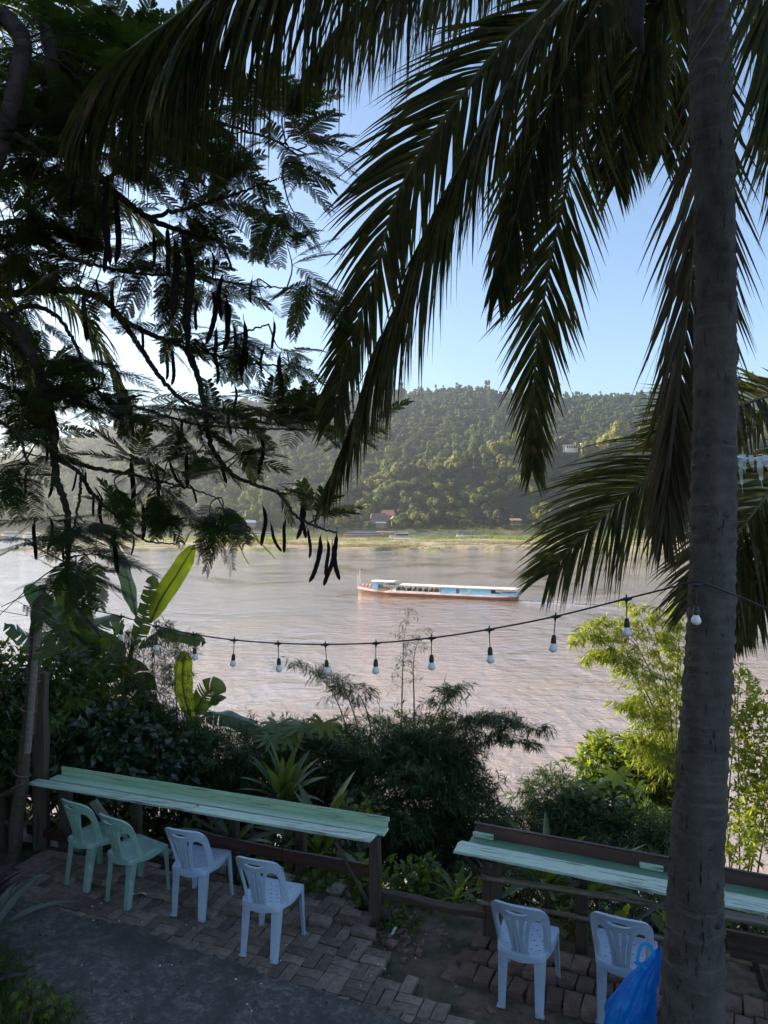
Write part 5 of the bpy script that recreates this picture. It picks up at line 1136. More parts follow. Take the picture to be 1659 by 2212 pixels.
# ================================================================== FEATHERY-LEAVED TREE WITH PODS
ft = empty('flame_tree', (-4.7,5.6,-.05), 'large feathery leaved tree with long dark hanging seed pods, overhanging from the left', 'tree')
TB = (-4.75,5.5)
mb = MB(); mb.tube(catmull([(-4.7,5.6,-.3),(-4.75,5.6,1.4),(-4.7,5.5,2.9),(-4.8,5.4,4.6),(-5.0,5.2,6.5)], 40), np.linspace(.26,.14,40), 14); build(mb, 'trunk', M['branch'], ft, smooth=True)
BRN = [
 ([(-520,900,5.4),(-200,640,5.2),(0,685,5.2),(65,760,5.2),(90,820,5.25),(115,920,5.3),(120,1020,5.35),(145,1105,5.4),(146,1200,5.45),(148,1262,5.5),(165,1305,5.5),(220,1378,5.5)], .050,.009),
 ([(-420,760,5.5),(-150,640,5.5),(0,635,5.5),(140,625,5.5),(220,645,5.5),(260,685,5.5),(320,720,5.5),(400,750,5.5),(440,760,5.5),(510,725,5.5),(580,700,5.5)], .040,.006),
 ([(260,690,5.5),(300,745,5.5),(350,820,5.5),(400,865,5.5),(480,890,5.5),(590,915,5.5),(700,905,5.5)], .024,.005),
 ([(400,750,5.5),(420,790,5.5),(440,865,5.5),(450,940,5.5),(470,990,5.5),(520,1035,5.5),(600,1065,5.5),(640,1115,5.5),(690,1140,5.5),(728,1150,5.5)], .026,.006),
 ([(118,985,5.35),(190,1008,5.4),(260,1020,5.45),(350,1040,5.5),(415,1056,5.5),(470,1075,5.5)], .020,.004),
 ([(120,990,5.35),(170,1020,5.4),(200,1065,5.45),(250,1115,5.5),(310,1165,5.5),(380,1175,5.5)], .018,.005),
 ([(175,1030,5.4),(170,1090,5.4),(158,1150,5.4),(148,1210,5.4)], .012,.006),
 ([(-330,-100,4.4),(-50,-120,4.3),(80,-60,4.3),(105,100,4.3),(135,300,4.4),(170,335,4.5),(220,390,4.7),(320,470,4.9),(400,500,5.0),(470,520,5.0),(500,575,5.1)], .055,.008),
 ([(-300,60,3.9),(-60,20,3.8),(35,60,3.8),(45,130,3.8),(20,240,3.8),(5,300,3.9),(-30,420,4.0)], .052,.040),
 ([(-60,250,4.2),(0,282,4.2),(50,300,4.2),(95,330,4.3),(150,330,4.4)], .022,.012),
 ([(105,100,4.3),(200,170,4.5),(330,220,4.8),(460,260,5.0),(560,290,5.0),(660,330,5.0)], .024,.005),
 ([(320,470,4.9),(400,450,5.0),(470,430,5.0),(560,400,5.0),(610,380,5.0)], .016,.004),
 ([(220,390,4.7),(330,330,4.8),(430,300,4.9),(540,280,4.9)], .016,.004),
 ([(440,760,5.5),(520,780,5.5),(600,790,5.5),(650,780,5.5)], .012,.004),
 ([(360,830,5.5),(420,900,5.5),(440,960,5.5)], .010,.005),
 ([(0,690,5.2),(60,660,5.3),(130,690,5.3),(180,780,5.35),(230,870,5.4),(330,930,5.5)], .022,.006),
 ([(230,870,5.4),(300,880,5.45),(420,915,5.5),(560,925,5.5),(700,930,5.5),(790,930,5.5)], .014,.004),
 ([(-200,640,5.2),(-60,560,5.0),(60,520,5.0),(160,560,5.1),(300,590,5.2),(420,590,5.3)], .028,.006),
 ([(420,590,5.3),(500,610,5.3),(590,620,5.3),(660,625,5.3)], .009,.004),
 ([(-300,900,5.0),(-60,900,5.0),(30,930,5.0),(60,1000,5.0)], .022,.008)]
allb = []
for k, (p, r0, r1) in enumerate(BRN):
    W = catmull(PP(p), 14*len(p)); allb.append(W); mb = MB(); mb.tube(W+.004*rng.normal(size=W.shape), np.linspace(r0, r1, len(W)), 8); build(mb, 'branch', M['branch'], ft, smooth=True)
for k, z in enumerate((3.2, 4.2, 5.2, 6.0, 4.8)):  # limbs from the trunk to the starts of the branches
    s = allb[[19,1,0,7,8][k]][0]; mb = MB(); mb.tube(catmull([(-4.75,5.5,z-.6), tuple((np.array((-4.75,5.5,z-.2))+s)/2), tuple(s)], 20), np.linspace(.10,.055,20), 9); build(mb, 'limb', M['branch'], ft, smooth=True)
AB = np.concatenate(allb)
CL = [(130,130,190,160,4.3,66),(320,240,150,170,4.6,64),(80,360,140,120,4.6,46),(520,260,140,110,5,48),(650,320,50,60,5,14),(600,490,50,45,5,12),(470,430,100,60,5,26),
 (90,560,130,90,5,44),(300,620,120,60,5.2,34),(450,600,90,50,5.2,16),(620,640,60,50,5.3,20),(560,750,100,60,5.3,22),(330,740,100,60,5.3,20),(650,790,30,40,5.4,6),
 (100,850,150,75,5.2,62),(230,840,70,45,5.3,20),(320,900,100,40,5.4,32),(480,920,120,35,5.4,40),(650,912,110,28,5.4,38),(765,930,40,22,5.4,9),(520,865,80,25,5.4,14),
 (25,1000,65,90,5,34),(370,1010,140,45,5.5,36),(330,1090,110,40,5.5,30),(450,1135,80,28,5.5,24),(500,1000,40,30,5.5,8),(150,1135,90,30,5.5,20),(150,1252,70,32,5.6,18),(230,1190,50,28,5.6,10),
 (90,1165,40,20,5.6,8),(120,950,60,30,5.4,12),(600,1062,50,16,5.5,5),(705,1125,45,16,5.5,6),(200,1350,60,22,5.8,6),(0,1320,20,12,5,3),(60,230,150,200,4.9,60),(70,680,130,110,5.7,46),(220,130,120,110,5.0,40),(40,480,90,120,5.6,34),(180,480,90,80,5.5,20),(20,860,70,70,5.6,24),(430,330,110,80,5.3,24),(-220,500,160,400,5.2,40),(-200,1000,120,150,5.2,24)]
LB, LD, LN, LS = [], [], [], []; tw = MB()
for cx_, cy_, rx, ry, Y, n in CL:
    n = int(n*(1.5 if cy_ < 700 else 1.2))
    c = P(cx_, cy_, Y); ntw = max(2, n//6); done = 0
    for k in range(ntw):
        a = rng.uniform(0, 6.28); rr_ = math.sqrt(rng.random()); e = P(cx_+rx*rr_*math.cos(a), cy_+ry*rr_*math.sin(a), Y+rng.normal()*.28)
        s = AB[np.argmin(((AB-e)**2).sum(1))]
        dist = np.linalg.norm(e-s)
        if dist > 1.0: s = e+(s-e)/dist*.8
        mid = (s+e)/2+np.array((0,0,.10*dist))+rng.normal(size=3)*.05; W = catmull([s, mid, e], 12); tw.tube(W, np.linspace(.007, .0028, 12), 4, caps=False)
        m = int(n/ntw+rng.random()); out = unit(e-s)
        for j in range(m):
            b = W[int(rng.integers(5, 12))]; az_ = rng.uniform(0, 6.28)
            d = np.array((math.cos(az_), math.sin(az_), rng.normal()*.20-.12))+out*.8+np.array((.25,0,0)); LB.append(b); LD.append(unit(d)); LN.append(unit(np.array((0,0,1))+rng.normal(size=3)*.28)); LS.append(rng.uniform(.68, 1.08))
build(tw, 'twigs', M['branch'], ft)['kind'] = 'stuff'
def bipin(seed, np_, nl, det=True):
    r = np.random.default_rng(seed); mbl = MB(); ln = .40; V = []; curve = r.uniform(.05,.16)
    ax = lambda t: np.array((0, ln*t, -curve*ln*t*t*1.6))
    mbl.tube([ax(t) for t in np.linspace(0, 1, 6)], np.linspace(.0022,.0008,6), 3, caps=False)
    for i in range(np_):
        t = .14+.86*(i+.5)/np_; p0 = ax(t); pl = .105*(1-.75*abs(t-.5)**1.5*1.6)*r.uniform(.88,1.1)
        for sgn in (-1, 1):
            a = math.radians(62-22*t+r.normal()*4); d = np.array((sgn*math.sin(a), math.cos(a), -.10+r.normal()*.06)); d = d/np.linalg.norm(d)
            sdv = np.cross(d, (0,0,1.0)); sdv /= np.linalg.norm(sdv)
            pe = p0+d*pl; q = np.array([p0-sdv*.0006, p0+sdv*.0006, pe+sdv*.0004, pe-sdv*.0004]); mbl.add(q, [(0,1,2,3)])
            for j in range(nl):
                u = (j+.6)/nl; b = p0+d*pl*u+np.array((0,0,-.012*u*u)); wl_ = pl/nl*.50; l_ = .0105*(1-.35*abs(u-.45)*1.6)
                for s2 in (-1, 1):
                    tip = b+sdv*s2*l_+d*l_*.28; V.append([b-d*wl_, b+d*wl_, tip+d*wl_*.8, tip-d*wl_*.8])
    V = np.array(V); mbl.raw(V.reshape(-1,3), np.arange(len(V)*4), np.full(len(V), 4)); return mbl
LV = [bipin(i, 17, 13).mesh('leaf') for i in range(5)]
for m_ in LV: m_.materials.append(M['flam'])
LB, LD, LN, LS = map(np.array, (LB, LD, LN, LS))
LX = unit(np.cross(LD, LN)); LZ = np.cross(LX, LD); order = rng.permutation(len(LB))
print('feathery leaves', len(LB))
inview = [i for i in order if abs((LB[i][0])/LB[i][1]) < .56][:300]
for i in inview:
    o = put('leaf', LV[int(rng.integers(5))], M['flam'], ft, tuple(LB[i]), Matrix((LX[i], LD[i], LZ[i])).transposed().to_euler()); o.scale = (LS[i],)*3
rest = np.array(sorted(set(order.tolist())-set(inview))); mb = MB()
for v in range(3):
    bl = bipin(40+v, 14, 9); T = np.concatenate(bl.V); fl = np.concatenate(bl.L); sz = np.concatenate(bl.S); rr_ = rest[v::3]
    V = T[None]*LS[rr_][:,None,None]; W = LB[rr_][:,None]+V[...,0:1]*LX[rr_][:,None]+V[...,1:2]*LD[rr_][:,None]+V[...,2:3]*LZ[rr_][:,None]
    mb.raw(W.reshape(-1,3), (fl[None]+np.arange(len(rr_))[:,None]*len(T)).ravel(), np.tile(sz, len(rr_)))
build(mb, 'foliage', M['flam'], ft)['kind'] = 'stuff'
# seed pods: (x, top, bottom) in picture units, drift of the tip
PD = [(372,510,685,0,4.6),(388,500,722,12,4.6),(410,690,800,6,5.0),(187,625,738,2,5.2),(450,625,745,-8,5.3),(480,590,690,-4,5.3),(485,640,760,-3,5.3),(500,700,775,4,5.4),(470,705,790,-4,5.4),(525,690,815,-6,5.4),(512,740,778,3,5.4),(572,745,805,-8,5.4),(608,760,862,4,5.4),(502,830,893,-3,5.4),(495,880,940,4,5.4),(368,750,833,2,5.5),(352,750,822,6,5.5),(415,590,655,-6,5.2),(527,890,940,8,5.5),(562,940,1026,-4,5.5),
 (365,995,1058,35,5.5),(408,975,1055,-2,5.5),(402,1045,1088,22,5.5),(322,985,1042,8,5.5),(278,990,1100,4,5.5),(300,1080,1168,6,5.5),(340,1000,1080,6,5.5),(465,975,1046,24,5.5),(566,1090,1180,-2,5.5),(585,1130,1192,22,5.5),(620,1120,1195,-5,5.5),(645,1075,1166,-6,5.5),(655,1078,1164,5,5.5),(662,1140,1206,6,5.5),(690,1165,1258,-24,5.5),(695,1155,1216,-8,5.5),(706,1165,1246,-4,5.5),(717,1173,1266,-18,5.5),(728,1150,1254,4,5.5),
 (78,1120,1210,2,5.5),(102,1115,1193,-2,5.5),(140,1140,1213,-3,5.5),(112,1005,1076,-8,5.4),(162,1015,1062,-8,5.4),(205,1050,1082,20,5.5),(197,1060,1117,4,5.5),(209,1065,1112,3,5.5),(220,1070,1142,2,5.5),(252,1140,1240,4,5.5),(282,1155,1200,0,5.5),(232,385,575,4,4.5),(242,400,572,6,4.6),(325,500,578,3,4.9),(365,485,600,2,4.6),(228,480,590,-5,4.7),(200,450,520,-4,4.7),(185,1015,1068,8,5.4),(210,600,655,10,5.2),(330,540,575,-3,5.0),(430,640,715,-8,5.3),(462,760,832,6,5.4),(492,655,725,-6,5.3),(537,745,800,-5,5.4),(590,690,755,-4,5.3),(455,540,600,4,5.1),(545,600,655,-4,5.2),(285,880,945,5,5.4),(385,900,962,-6,5.5),(60,1010,1070,-5,5.3),(95,940,1000,4,5.2),(300,700,765,5,5.4),(15,560,640,6,5.0),(120,560,640,-5,5.0),(260,300,380,4,4.6),(160,395,470,-6,4.6),(248,600,690,-4,5.4)]
def pod_mesh(seed):
    r = np.random.default_rng(seed); n = 16; t = np.linspace(0, 1, n); w_ = np.interp(t, [0,.05,.15,.5,.9,.98,1], [.05,.14,.42,.5,.46,.24,.02])*.092; th = .018*np.interp(t, [0,.1,.9,1], [.4,1,1,.2])
    w_ = w_*(1+.09*np.sin(t*40+r.uniform(0,6))); bend = r.choice([-.05,.05,.09,.12])*r.uniform(.5,1.2); cx = bend*np.sin(t*math.pi*.9+.3)+.015*np.sin(t*7+r.uniform(0,6)); rows = []
    for i in range(n): rows.append([(cx[i]+w_[i]*math.cos(a), th[i]*math.sin(a)*(.7+.3*abs(math.sin(a))), -t[i]) for a in np.arange(8)/8*2*math.pi])
    A = np.array(rows); A = np.concatenate([A, A[:, :1]], 1); m1 = MB(); m1.grid(A); m1.tube([(0,0,.10),(.004,0,.04),(0,0,-.01)], .006, 4); return m1.mesh('seed_pod', True)
PM = [pod_mesh(i) for i in range(9)]
for m_ in PM: m_.materials.append(M['pod'])
for k, (x, y0, y1, dr, Y) in enumerate(PD):
    a = P(x, y0, Y); b = P(x+dr, y1, Y); L_ = np.linalg.norm(b-a); d = (a-b)/L_; ang = math.atan2(d[0], d[2])
    o = put('seed_pod', PM[k%9], M['pod'], ft, tuple(a), (0, ang, 0)); q = max(.8, min(1.12, .45/L_)); o.scale = (L_*q*(1.25 if k in (0,1) else 1), L_*q, L_)

# ================================================================== BANANAS
def banana_leaf(parent, pts, wd, face=(0,-1,.2), mat='banana', fold=.25, tears=0, seed=0, name='leaf', wav=.02):
    r = np.random.default_rng(seed); m = 44; W = catmull(PP(pts), m); T = unit(np.gradient(W, axis=0)); fn = np.broadcast_to(np.array(face, float), T.shape); fn = unit(fn-T*(T*fn).sum(1, keepdims=True)); S = np.cross(T, fn)
    t = np.linspace(0, 1, m); prof = np.interp(t, [0,.06,.2,.5,.8,.93,1], [.04,.45,.85,1,.85,.5,.03])*wd/2
    nc = 6; mbl = MB()
    for sgn in (-1, 1):
        cutm = np.zeros(m-1, bool)
        A = np.zeros((m, nc, 3)); ph = r.uniform(0, 6)
        for j in range(nc):
            q = j/(nc-1); A[:,j] = W+S*(sgn*prof*q)[:,None]-fn*((fold*q**1.3*prof))[:,None]+fn*(wav*np.sin(t*19+ph+j*.4)*q)[:,None]+T*(q*q*prof*.35)[:,None]
        cuts = set(r.choice(np.arange(3, m-3), size=tears, replace=False).tolist()) if tears else set()
        V = A.reshape(-1,3).copy(); F_ = []
        segs = []; last = 0
        for c in sorted(cuts)+[m-1]: segs.append((last, c)); last = c
        for (a_, b_) in segs:
            sub = A[a_:b_+1].copy()
            if tears:
                sag = r.uniform(-.02, .10)*wd*3; 
                for j in range(nc): sub[:,j] += np.array((0,0,-1))*sag*(j/(nc-1))**2*.5
                k_ = (np.linspace(0, 1, len(sub))-.5)[:,None,None]; sub -= T[a_:b_+1][:,None]*k_*.03*(np.arange(nc)/(nc-1))[None,:,None]
            mbl.grid(sub)
    o = build(mbl, name, M[mat], parent, org=tuple(W[0]), smooth=True)
    rb_ = MB(); rb_.tube(W-fn*.004, np.linspace(.016, .004, m), 6); build(rb_, 'midrib', M['banana_stem'], o, smooth=True); return o
bn = empty('banana_plant', P(200,1640,9.9), 'tall banana clump at the left with one glowing upright leaf', 'banana plant')
YB = 10
for k, (p, r0) in enumerate([([(205,1720,9.9),(205,1600,9.9),(203,1450,9.9)],.07),([(150,1700,9.8),(160,1580,9.8),(175,1440,9.8)],.06),([(270,1720,10.1),(262,1560,10.1),(285,1400,10.1)],.055),([(240,1690,9.8),(232,1590,9.8),(220,1470,9.8)],.045),([(400,1730,9.9),(402,1640,9.9),(405,1570,9.9)],.05)]):
    W = catmull(PP(p), 20); mb = MB(); mb.tube(W, np.linspace(r0, r0*.6, 20), 10); build(mb, 'stem', M['banana_stem'], bn, smooth=True)
BL = [([(325,1345,10),(350,1290,10),(385,1235,10),(420,1176,10)], .28,(.1,-1,.1),'banana',.12,0),
 ([(295,1330,10.1),(285,1280,10.1),(268,1220,10.1),(240,1160,10.1)], .24,(.8,-.6,.1),'banana_pale',.5,0),
 ([(172,1470,9.8),(160,1400,9.8),(145,1310,9.8),(135,1228,9.8)], .36,(0,-1,.1),'banana',.1,0),
 ([(128,1365,9.7),(112,1330,9.7),(88,1300,9.7),(56,1264,9.7)], .30,(.3,-1,0),'banana_pale',.15,0),
 ([(285,1400,10),(305,1350,10),(322,1290,10),(330,1238,10)], .26,(.2,-1,.1),'banana',.5,9),
 ([(205,1440,9.8),(222,1400,9.8),(240,1420,9.6),(225,1475,9.4)], .42,(0,-1,.5),'banana',.15,2),
 ([(205,1440,9.8),(170,1385,9.7),(120,1370,9.5),(60,1400,9.3)], .38,(0,-.6,1),'banana',.3,6),
 ([(180,1450,9.8),(130,1400,9.6),(70,1380,9.4),(10,1345,9.2)], .36,(0,-.6,1),'banana',.3,5),
 ([(175,1440,9.8),(190,1370,9.9),(230,1340,10.2),(270,1350,10.4)], .38,(0,-.8,.6),'banana',.25,3),
 ([(400,1575,9.9),(390,1500,9.8),(388,1450,9.8),(396,1402,9.8)], .0,(0,-1,0),'banana',.1,0),
 ([(415,1562,9.8),(398,1500,9.8),(395,1450,9.8),(398,1404,9.8)], .28,(-.1,-1,.1),'banana',.12,0),
 ([(405,1570,9.9),(432,1520,9.9),(455,1490,9.8),(478,1512,9.7)], .34,(.3,-1,.2),'banana',.5,7),
 ([(405,1575,9.9),(445,1545,9.7),(500,1548,9.5),(590,1582,9.3)], .26,(0,-.5,1),'banana_pale',.35,4),
 ([(300,1400,10),(345,1365,10),(395,1372,9.9),(446,1388,9.8)], .22,(0,-.7,.6),'banana',.2,3),
 ([(215,1460,9.8),(262,1440,9.6),(300,1470,9.4),(318,1530,9.3)], .40,(0,-.9,.5),'banana',.3,6),
 ([(205,1460,9.8),(150,1470,9.5),(110,1510,9.3),(95,1580,9.2)], .38,(0,-.9,.5),'banana',.3,7),
 ([(230,1480,9.8),(250,1500,9.6),(262,1545,9.5),(255,1600,9.4)], .34,(0,-1,.4),'banana',.3,8),
 ([(205,1450,9.8),(195,1400,9.8),(178,1360,9.7),(182,1300,9.7)], .34,(-.4,-1,0),'banana',.3,4)]
for k, (p, wd, fc, mt, fd, te) in enumerate(BL):
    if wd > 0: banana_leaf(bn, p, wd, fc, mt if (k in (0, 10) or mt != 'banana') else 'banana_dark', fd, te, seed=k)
# ================================================================== SHRUBS AND BAMBOO
def bush(name, label, cat, lumps, mat, n, ll=.12, lw=.014, tmpl=BLADE, fan=5, droop=.35, group=None, stemm='stem', nst=8, base=None, shell=.45, ripple=.25):
    """lumps: (x, y, distance, half width, half height [picture units], half depth [m])"""
    c0 = np.array([P(l[0], l[1], l[2]) for l in lumps]); b = base if base is not None else (float(c0[:,0].mean()), float(c0[:,1].mean()), float(ground_z(c0[:,0].mean(), c0[:,1].mean())))
    r = empty(name, b, label, cat, group); mb = MB()
    area = np.array([l[3]*l[4] for l in lumps], float); cnt = (n*area/area.sum()).astype(int)
    for c, l, k in zip(c0, lumps, cnt):
        rad = np.array((l[3]*l[2]/F, l[5], l[4]*l[2]/F)); d = rdir(k, .15); d[:,1] -= .25; d = unit(d)
        bump_ = 1+ripple*np.sin(d[:,0]*7+c[0]*5)*np.sin(d[:,2]*8+c[2]*7+d[:,1]*5)+.10*rng.normal(size=k)
        rr_ = (shell+(1-shell)*rng.random(k)**.6)*bump_
        pos = c+d*rad*rr_[:,None]
        axis = unit(d*(.9,.9,.5)+np.array((0,0,-droop))+rng.normal(size=(k,3))*.35)
        pos = np.repeat(pos, fan, 0)+rng.normal(size=(k*fan,3))*ll*.12; ax = np.repeat(axis, fan, 0)+rng.normal(size=(k*fan,3))*.5
        nr = unit(np.array((0,-.15,1.0))+rng.normal(size=(k*fan,3))*.45); s = rng.uniform(.6, 1.15, k*fan)
        scatter(mb, tmpl[0], tmpl[1], pos, ax, nr, np.stack([s*lw, s*ll, s*ll], 1))
    build(mb, 'foliage', M[mat], r)['kind'] = 'stuff'
    for k in range(nst):
        l = int(rng.integers(len(lumps))); c = c0[l]; rad = np.array((lumps[l][3]*lumps[l][2]/F, lumps[l][5], lumps[l][4]*lumps[l][2]/F)); e = c+rdir(1, .8)[0]*rad*.75
        s = np.array(b)+np.array((rng.normal()*.15+(c[0]-b[0])*.4, rng.normal()*.12, -.15)); W = catmull([s, s*.4+e*.6+np.array((0,0,.15)), e], 12); m1 = MB(); m1.tube(W, np.linspace(.014, .004, 12), 5); build(m1, 'stem', M[stemm], r)
    return r
def bamboo(name, label, culms, mat, ll=.13, lw=.014, dens=1.0, r0=.012, bl=.5, group=None, t0=.25, cat='bamboo', fan=4, base=None, tops=True):
    b = P(*culms[0][0]) if base is None else base; r = empty(name, b, label, cat, group); lf = MB(); br = MB()
    for pts in culms:
        W = catmull(PP(pts), 50); m1 = MB(); rad = np.linspace(r0, .002, 50); rad[::5] *= 1.25; m1.tube(W, rad, 6); build(m1, 'culm', M['culm'], r, smooth=True)
        nodes_ = int(16*dens)
        for q in np.linspace(t0, 1, nodes_):
            p0 = W[int(q*49)]
            for k in range(int(rng.integers(2, 4))):
                az_ = rng.uniform(0, 6.28); l_ = bl*rng.uniform(.5, 1.1)*(1.15-.6*q); d = np.array((math.cos(az_), math.sin(az_), .55)); e = p0+d*l_*np.array((1,1,.35)); mid = p0+d*l_*.55
                B_ = catmull([p0, mid, e], 9); br.tube(B_, np.linspace(.003, .0012, 9), 3, caps=False)
                for j in range(2, 9):
                    pos = np.repeat(B_[j][None], fan, 0)+rng.normal(size=(fan,3))*.02; ax = unit(d*(1,1,.1)*.7+np.array((0,0,-.45))+rng.normal(size=(fan,3))*.55); s = rng.uniform(.6, 1.15, fan)
                    scatter(lf, BLADE[0], BLADE[1], pos, ax, unit(np.array((0,0,1.0))+rng.normal(size=(fan,3))*.5), np.stack([s*lw, s*ll, s*ll], 1))
    build(lf, 'foliage', M[mat], r)['kind'] = 'stuff'; build(br, 'twigs', M['culm'], r)['kind'] = 'stuff'
    return r
# dense dark bamboo bush in the middle
bush('bamboo_bush', 'big dense dark bamboo bush behind the gap between the counters', 'bamboo', [(840,1720,9.3,200,125,.9),(690,1650,9.5,120,85,.6),(930,1640,9.4,110,70,.6),(1010,1760,9.2,80,90,.6),(780,1800,9.0,130,75,.6),(960,1830,8.9,110,60,.5),(640,1605,9.7,110,45,.5),(860,1595,9.6,150,45,.6)], 'bamboo_dark', 16000, ll=.14, lw=.014, fan=5, nst=14, base=(.1,9.5,-1.4), ripple=.35)
bush('bamboo_bush', 'fine leaved dark bamboo bush behind the middle of the left counter', 'bamboo', [(470,1640,9.2,130,70,.6),(400,1600,9.4,80,60,.5),(560,1660,9.0,80,60,.5),(450,1700,8.9,140,50,.5),(350,1690,8.9,80,50,.5)], 'bamboo_dark', 6500, ll=.13, lw=.013, base=(-2.2,9.4,-1.2), ripple=.35)
bamboo('bamboo', 'feathery bamboo sprays rising in front of the banana clump', [[(370,1760,9.2),(345,1560,9.3),(330,1430,9.4),(350,1350,9.3)],[(340,1760,9.2),(310,1560,9.3),(285,1440,9.4),(260,1370,9.3)],[(390,1760,9.2),(385,1580,9.3),(380,1460,9.4),(400,1380,9.3)],[(400,1740,9.2),(370,1600,9.3),(320,1500,9.2),(270,1480,9.1)]], 'bamboo_dark', ll=.12, lw=.010, dens=1.6, bl=.38, base=tuple(P(365,1800,9.2)))
bamboo('bamboo', 'two thin bare topped bamboo shoots rising above the dark bush', [[(868,1640,9.6),(868,1520,9.6),(870,1440,9.6),(873,1375,9.6),(885,1318,9.6)],[(896,1640,9.5),(894,1500,9.5),(893,1440,9.5),(898,1400,9.5),(912,1365,9.5)]], 'bamboo_dark', ll=.11, lw=.010, dens=.7, bl=.28, t0=.35, fan=1)
bamboo('bamboo', 'sparse bamboo sprays arching above the left part of the dark bush', [[(760,1680,9.5),(745,1560,9.5),(700,1470,9.4),(630,1432,9.3)],[(790,1680,9.5),(770,1560,9.5),(735,1480,9.4),(680,1462,9.3)],[(800,1680,9.5),(800,1570,9.5),(775,1500,9.4),(730,1490,9.3)]], 'bamboo_dark', ll=.12, lw=.012, dens=.8, bl=.42, t0=.45, fan=2)
bamboo('bamboo', 'bamboo sprays leaning right from the top of the dark bush', [[(920,1700,9.3),(960,1600,9.2),(1020,1560,9.1),(1100,1560,9.0),(1185,1585,8.9)],[(900,1680,9.4),(930,1570,9.3),(960,1510,9.2),(990,1490,9.1)],[(960,1720,9.2),(1010,1630,9.1),(1070,1600,9.0),(1150,1610,8.9)],[(940,1700,9.3),(980,1590,9.2),(1040,1555,9.1),(1110,1580,9.0)]], 'bamboo_dark', ll=.13, lw=.014, dens=1.2, bl=.4, t0=.35, fan=3)
# broad leaved shrubs at the left
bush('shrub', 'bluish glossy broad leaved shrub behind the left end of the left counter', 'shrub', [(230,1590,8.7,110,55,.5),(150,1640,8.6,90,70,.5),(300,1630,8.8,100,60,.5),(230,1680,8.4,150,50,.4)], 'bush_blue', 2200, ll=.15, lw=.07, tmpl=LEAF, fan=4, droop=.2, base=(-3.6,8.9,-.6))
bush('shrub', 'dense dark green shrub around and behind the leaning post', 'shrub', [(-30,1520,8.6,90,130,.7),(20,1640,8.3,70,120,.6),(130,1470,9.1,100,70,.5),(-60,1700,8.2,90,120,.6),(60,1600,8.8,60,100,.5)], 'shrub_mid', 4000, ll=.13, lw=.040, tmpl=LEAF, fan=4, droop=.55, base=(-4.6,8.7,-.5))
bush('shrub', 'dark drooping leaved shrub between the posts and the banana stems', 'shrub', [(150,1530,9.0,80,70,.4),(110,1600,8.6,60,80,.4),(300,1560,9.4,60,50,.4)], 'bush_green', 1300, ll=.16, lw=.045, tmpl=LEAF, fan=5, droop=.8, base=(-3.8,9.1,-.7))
# added growth, unseen left of the frame, placed to give shade
bush('shrub', 'unseen tall thicket added left of the frame to give shade', 'shrub', [(-420,1350,10.5,260,260,1.2),(-300,1150,11.5,180,200,1.0),(-700,1200,11,260,300,1.2),(-520,900,11.5,260,200,1.2),(-900,1000,11,260,300,1.2)], 'bush_green', 6500, ll=.24, lw=.12, tmpl=LEAF, fan=5, base=(-8.5,11,-1.0), nst=14)
bush('shrub', 'unseen shrub added left of the frame to shade the terrace', 'shrub', [(-250,1650,7.6,160,250,.8),(-380,1900,7,160,200,.8)], 'bush_green', 2200, ll=.16, lw=.07, tmpl=LEAF, fan=5, base=(-5.6,7.6,-.1))
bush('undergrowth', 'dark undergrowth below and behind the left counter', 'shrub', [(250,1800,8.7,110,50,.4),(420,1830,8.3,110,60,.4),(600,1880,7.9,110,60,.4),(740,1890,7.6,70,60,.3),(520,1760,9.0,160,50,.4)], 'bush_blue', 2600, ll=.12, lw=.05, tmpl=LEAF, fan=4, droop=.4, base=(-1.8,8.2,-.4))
bush('undergrowth', 'dark undergrowth below and behind the right counter', 'shrub', [(1120,1920,7.6,100,60,.4),(1280,1960,7.2,110,60,.4),(1450,2000,6.9,110,60,.4),(1600,2040,6.6,90,60,.4),(1000,1930,7.8,80,50,.3),(1350,1880,8.0,160,40,.4)], 'bamboo_dark', 2800, ll=.14, lw=.02, fan=4, droop=.4, base=(2.0,7.6,-.4))
# right of the middle
bush('bamboo_bush', 'low dark bamboo bush behind the left end of the right counter', 'bamboo', [(1190,1720,9.9,75,60,.5),(1250,1790,9.6,110,60,.5),(1370,1800,9.4,110,55,.5),(1130,1800,9.4,70,55,.5),(1200,1860,8.9,160,50,.5),(1440,1830,9.0,80,60,.4)], 'bamboo_dark', 6500, ll=.13, lw=.014, base=(2.4,9.7,-1.6), ripple=.35)
bush('shrub', 'dark broad leaved creeper in front of the sunlit shrubs', 'shrub', [(1300,1740,9.9,60,45,.4),(1230,1760,9.7,50,35,.3)], 'bush_blue', 260, ll=.16, lw=.12, tmpl=LEAF, fan=3, base=(2.9,10,-1.6), nst=4)
bush('shrub', 'bright yellow green shrub lit by the sun beyond the right counter', 'shrub', [(1310,1660,11.6,65,60,.5),(1390,1700,11.4,70,90,.5),(1440,1660,11.6,50,80,.5),(1290,1610,11.8,25,22,.3),(1420,1760,11.2,80,60,.5)], 'bush_green', 2200, ll=.15, lw=.055, tmpl=LEAF, fan=4, droop=.1, base=(3.9,11.6,-2.8))
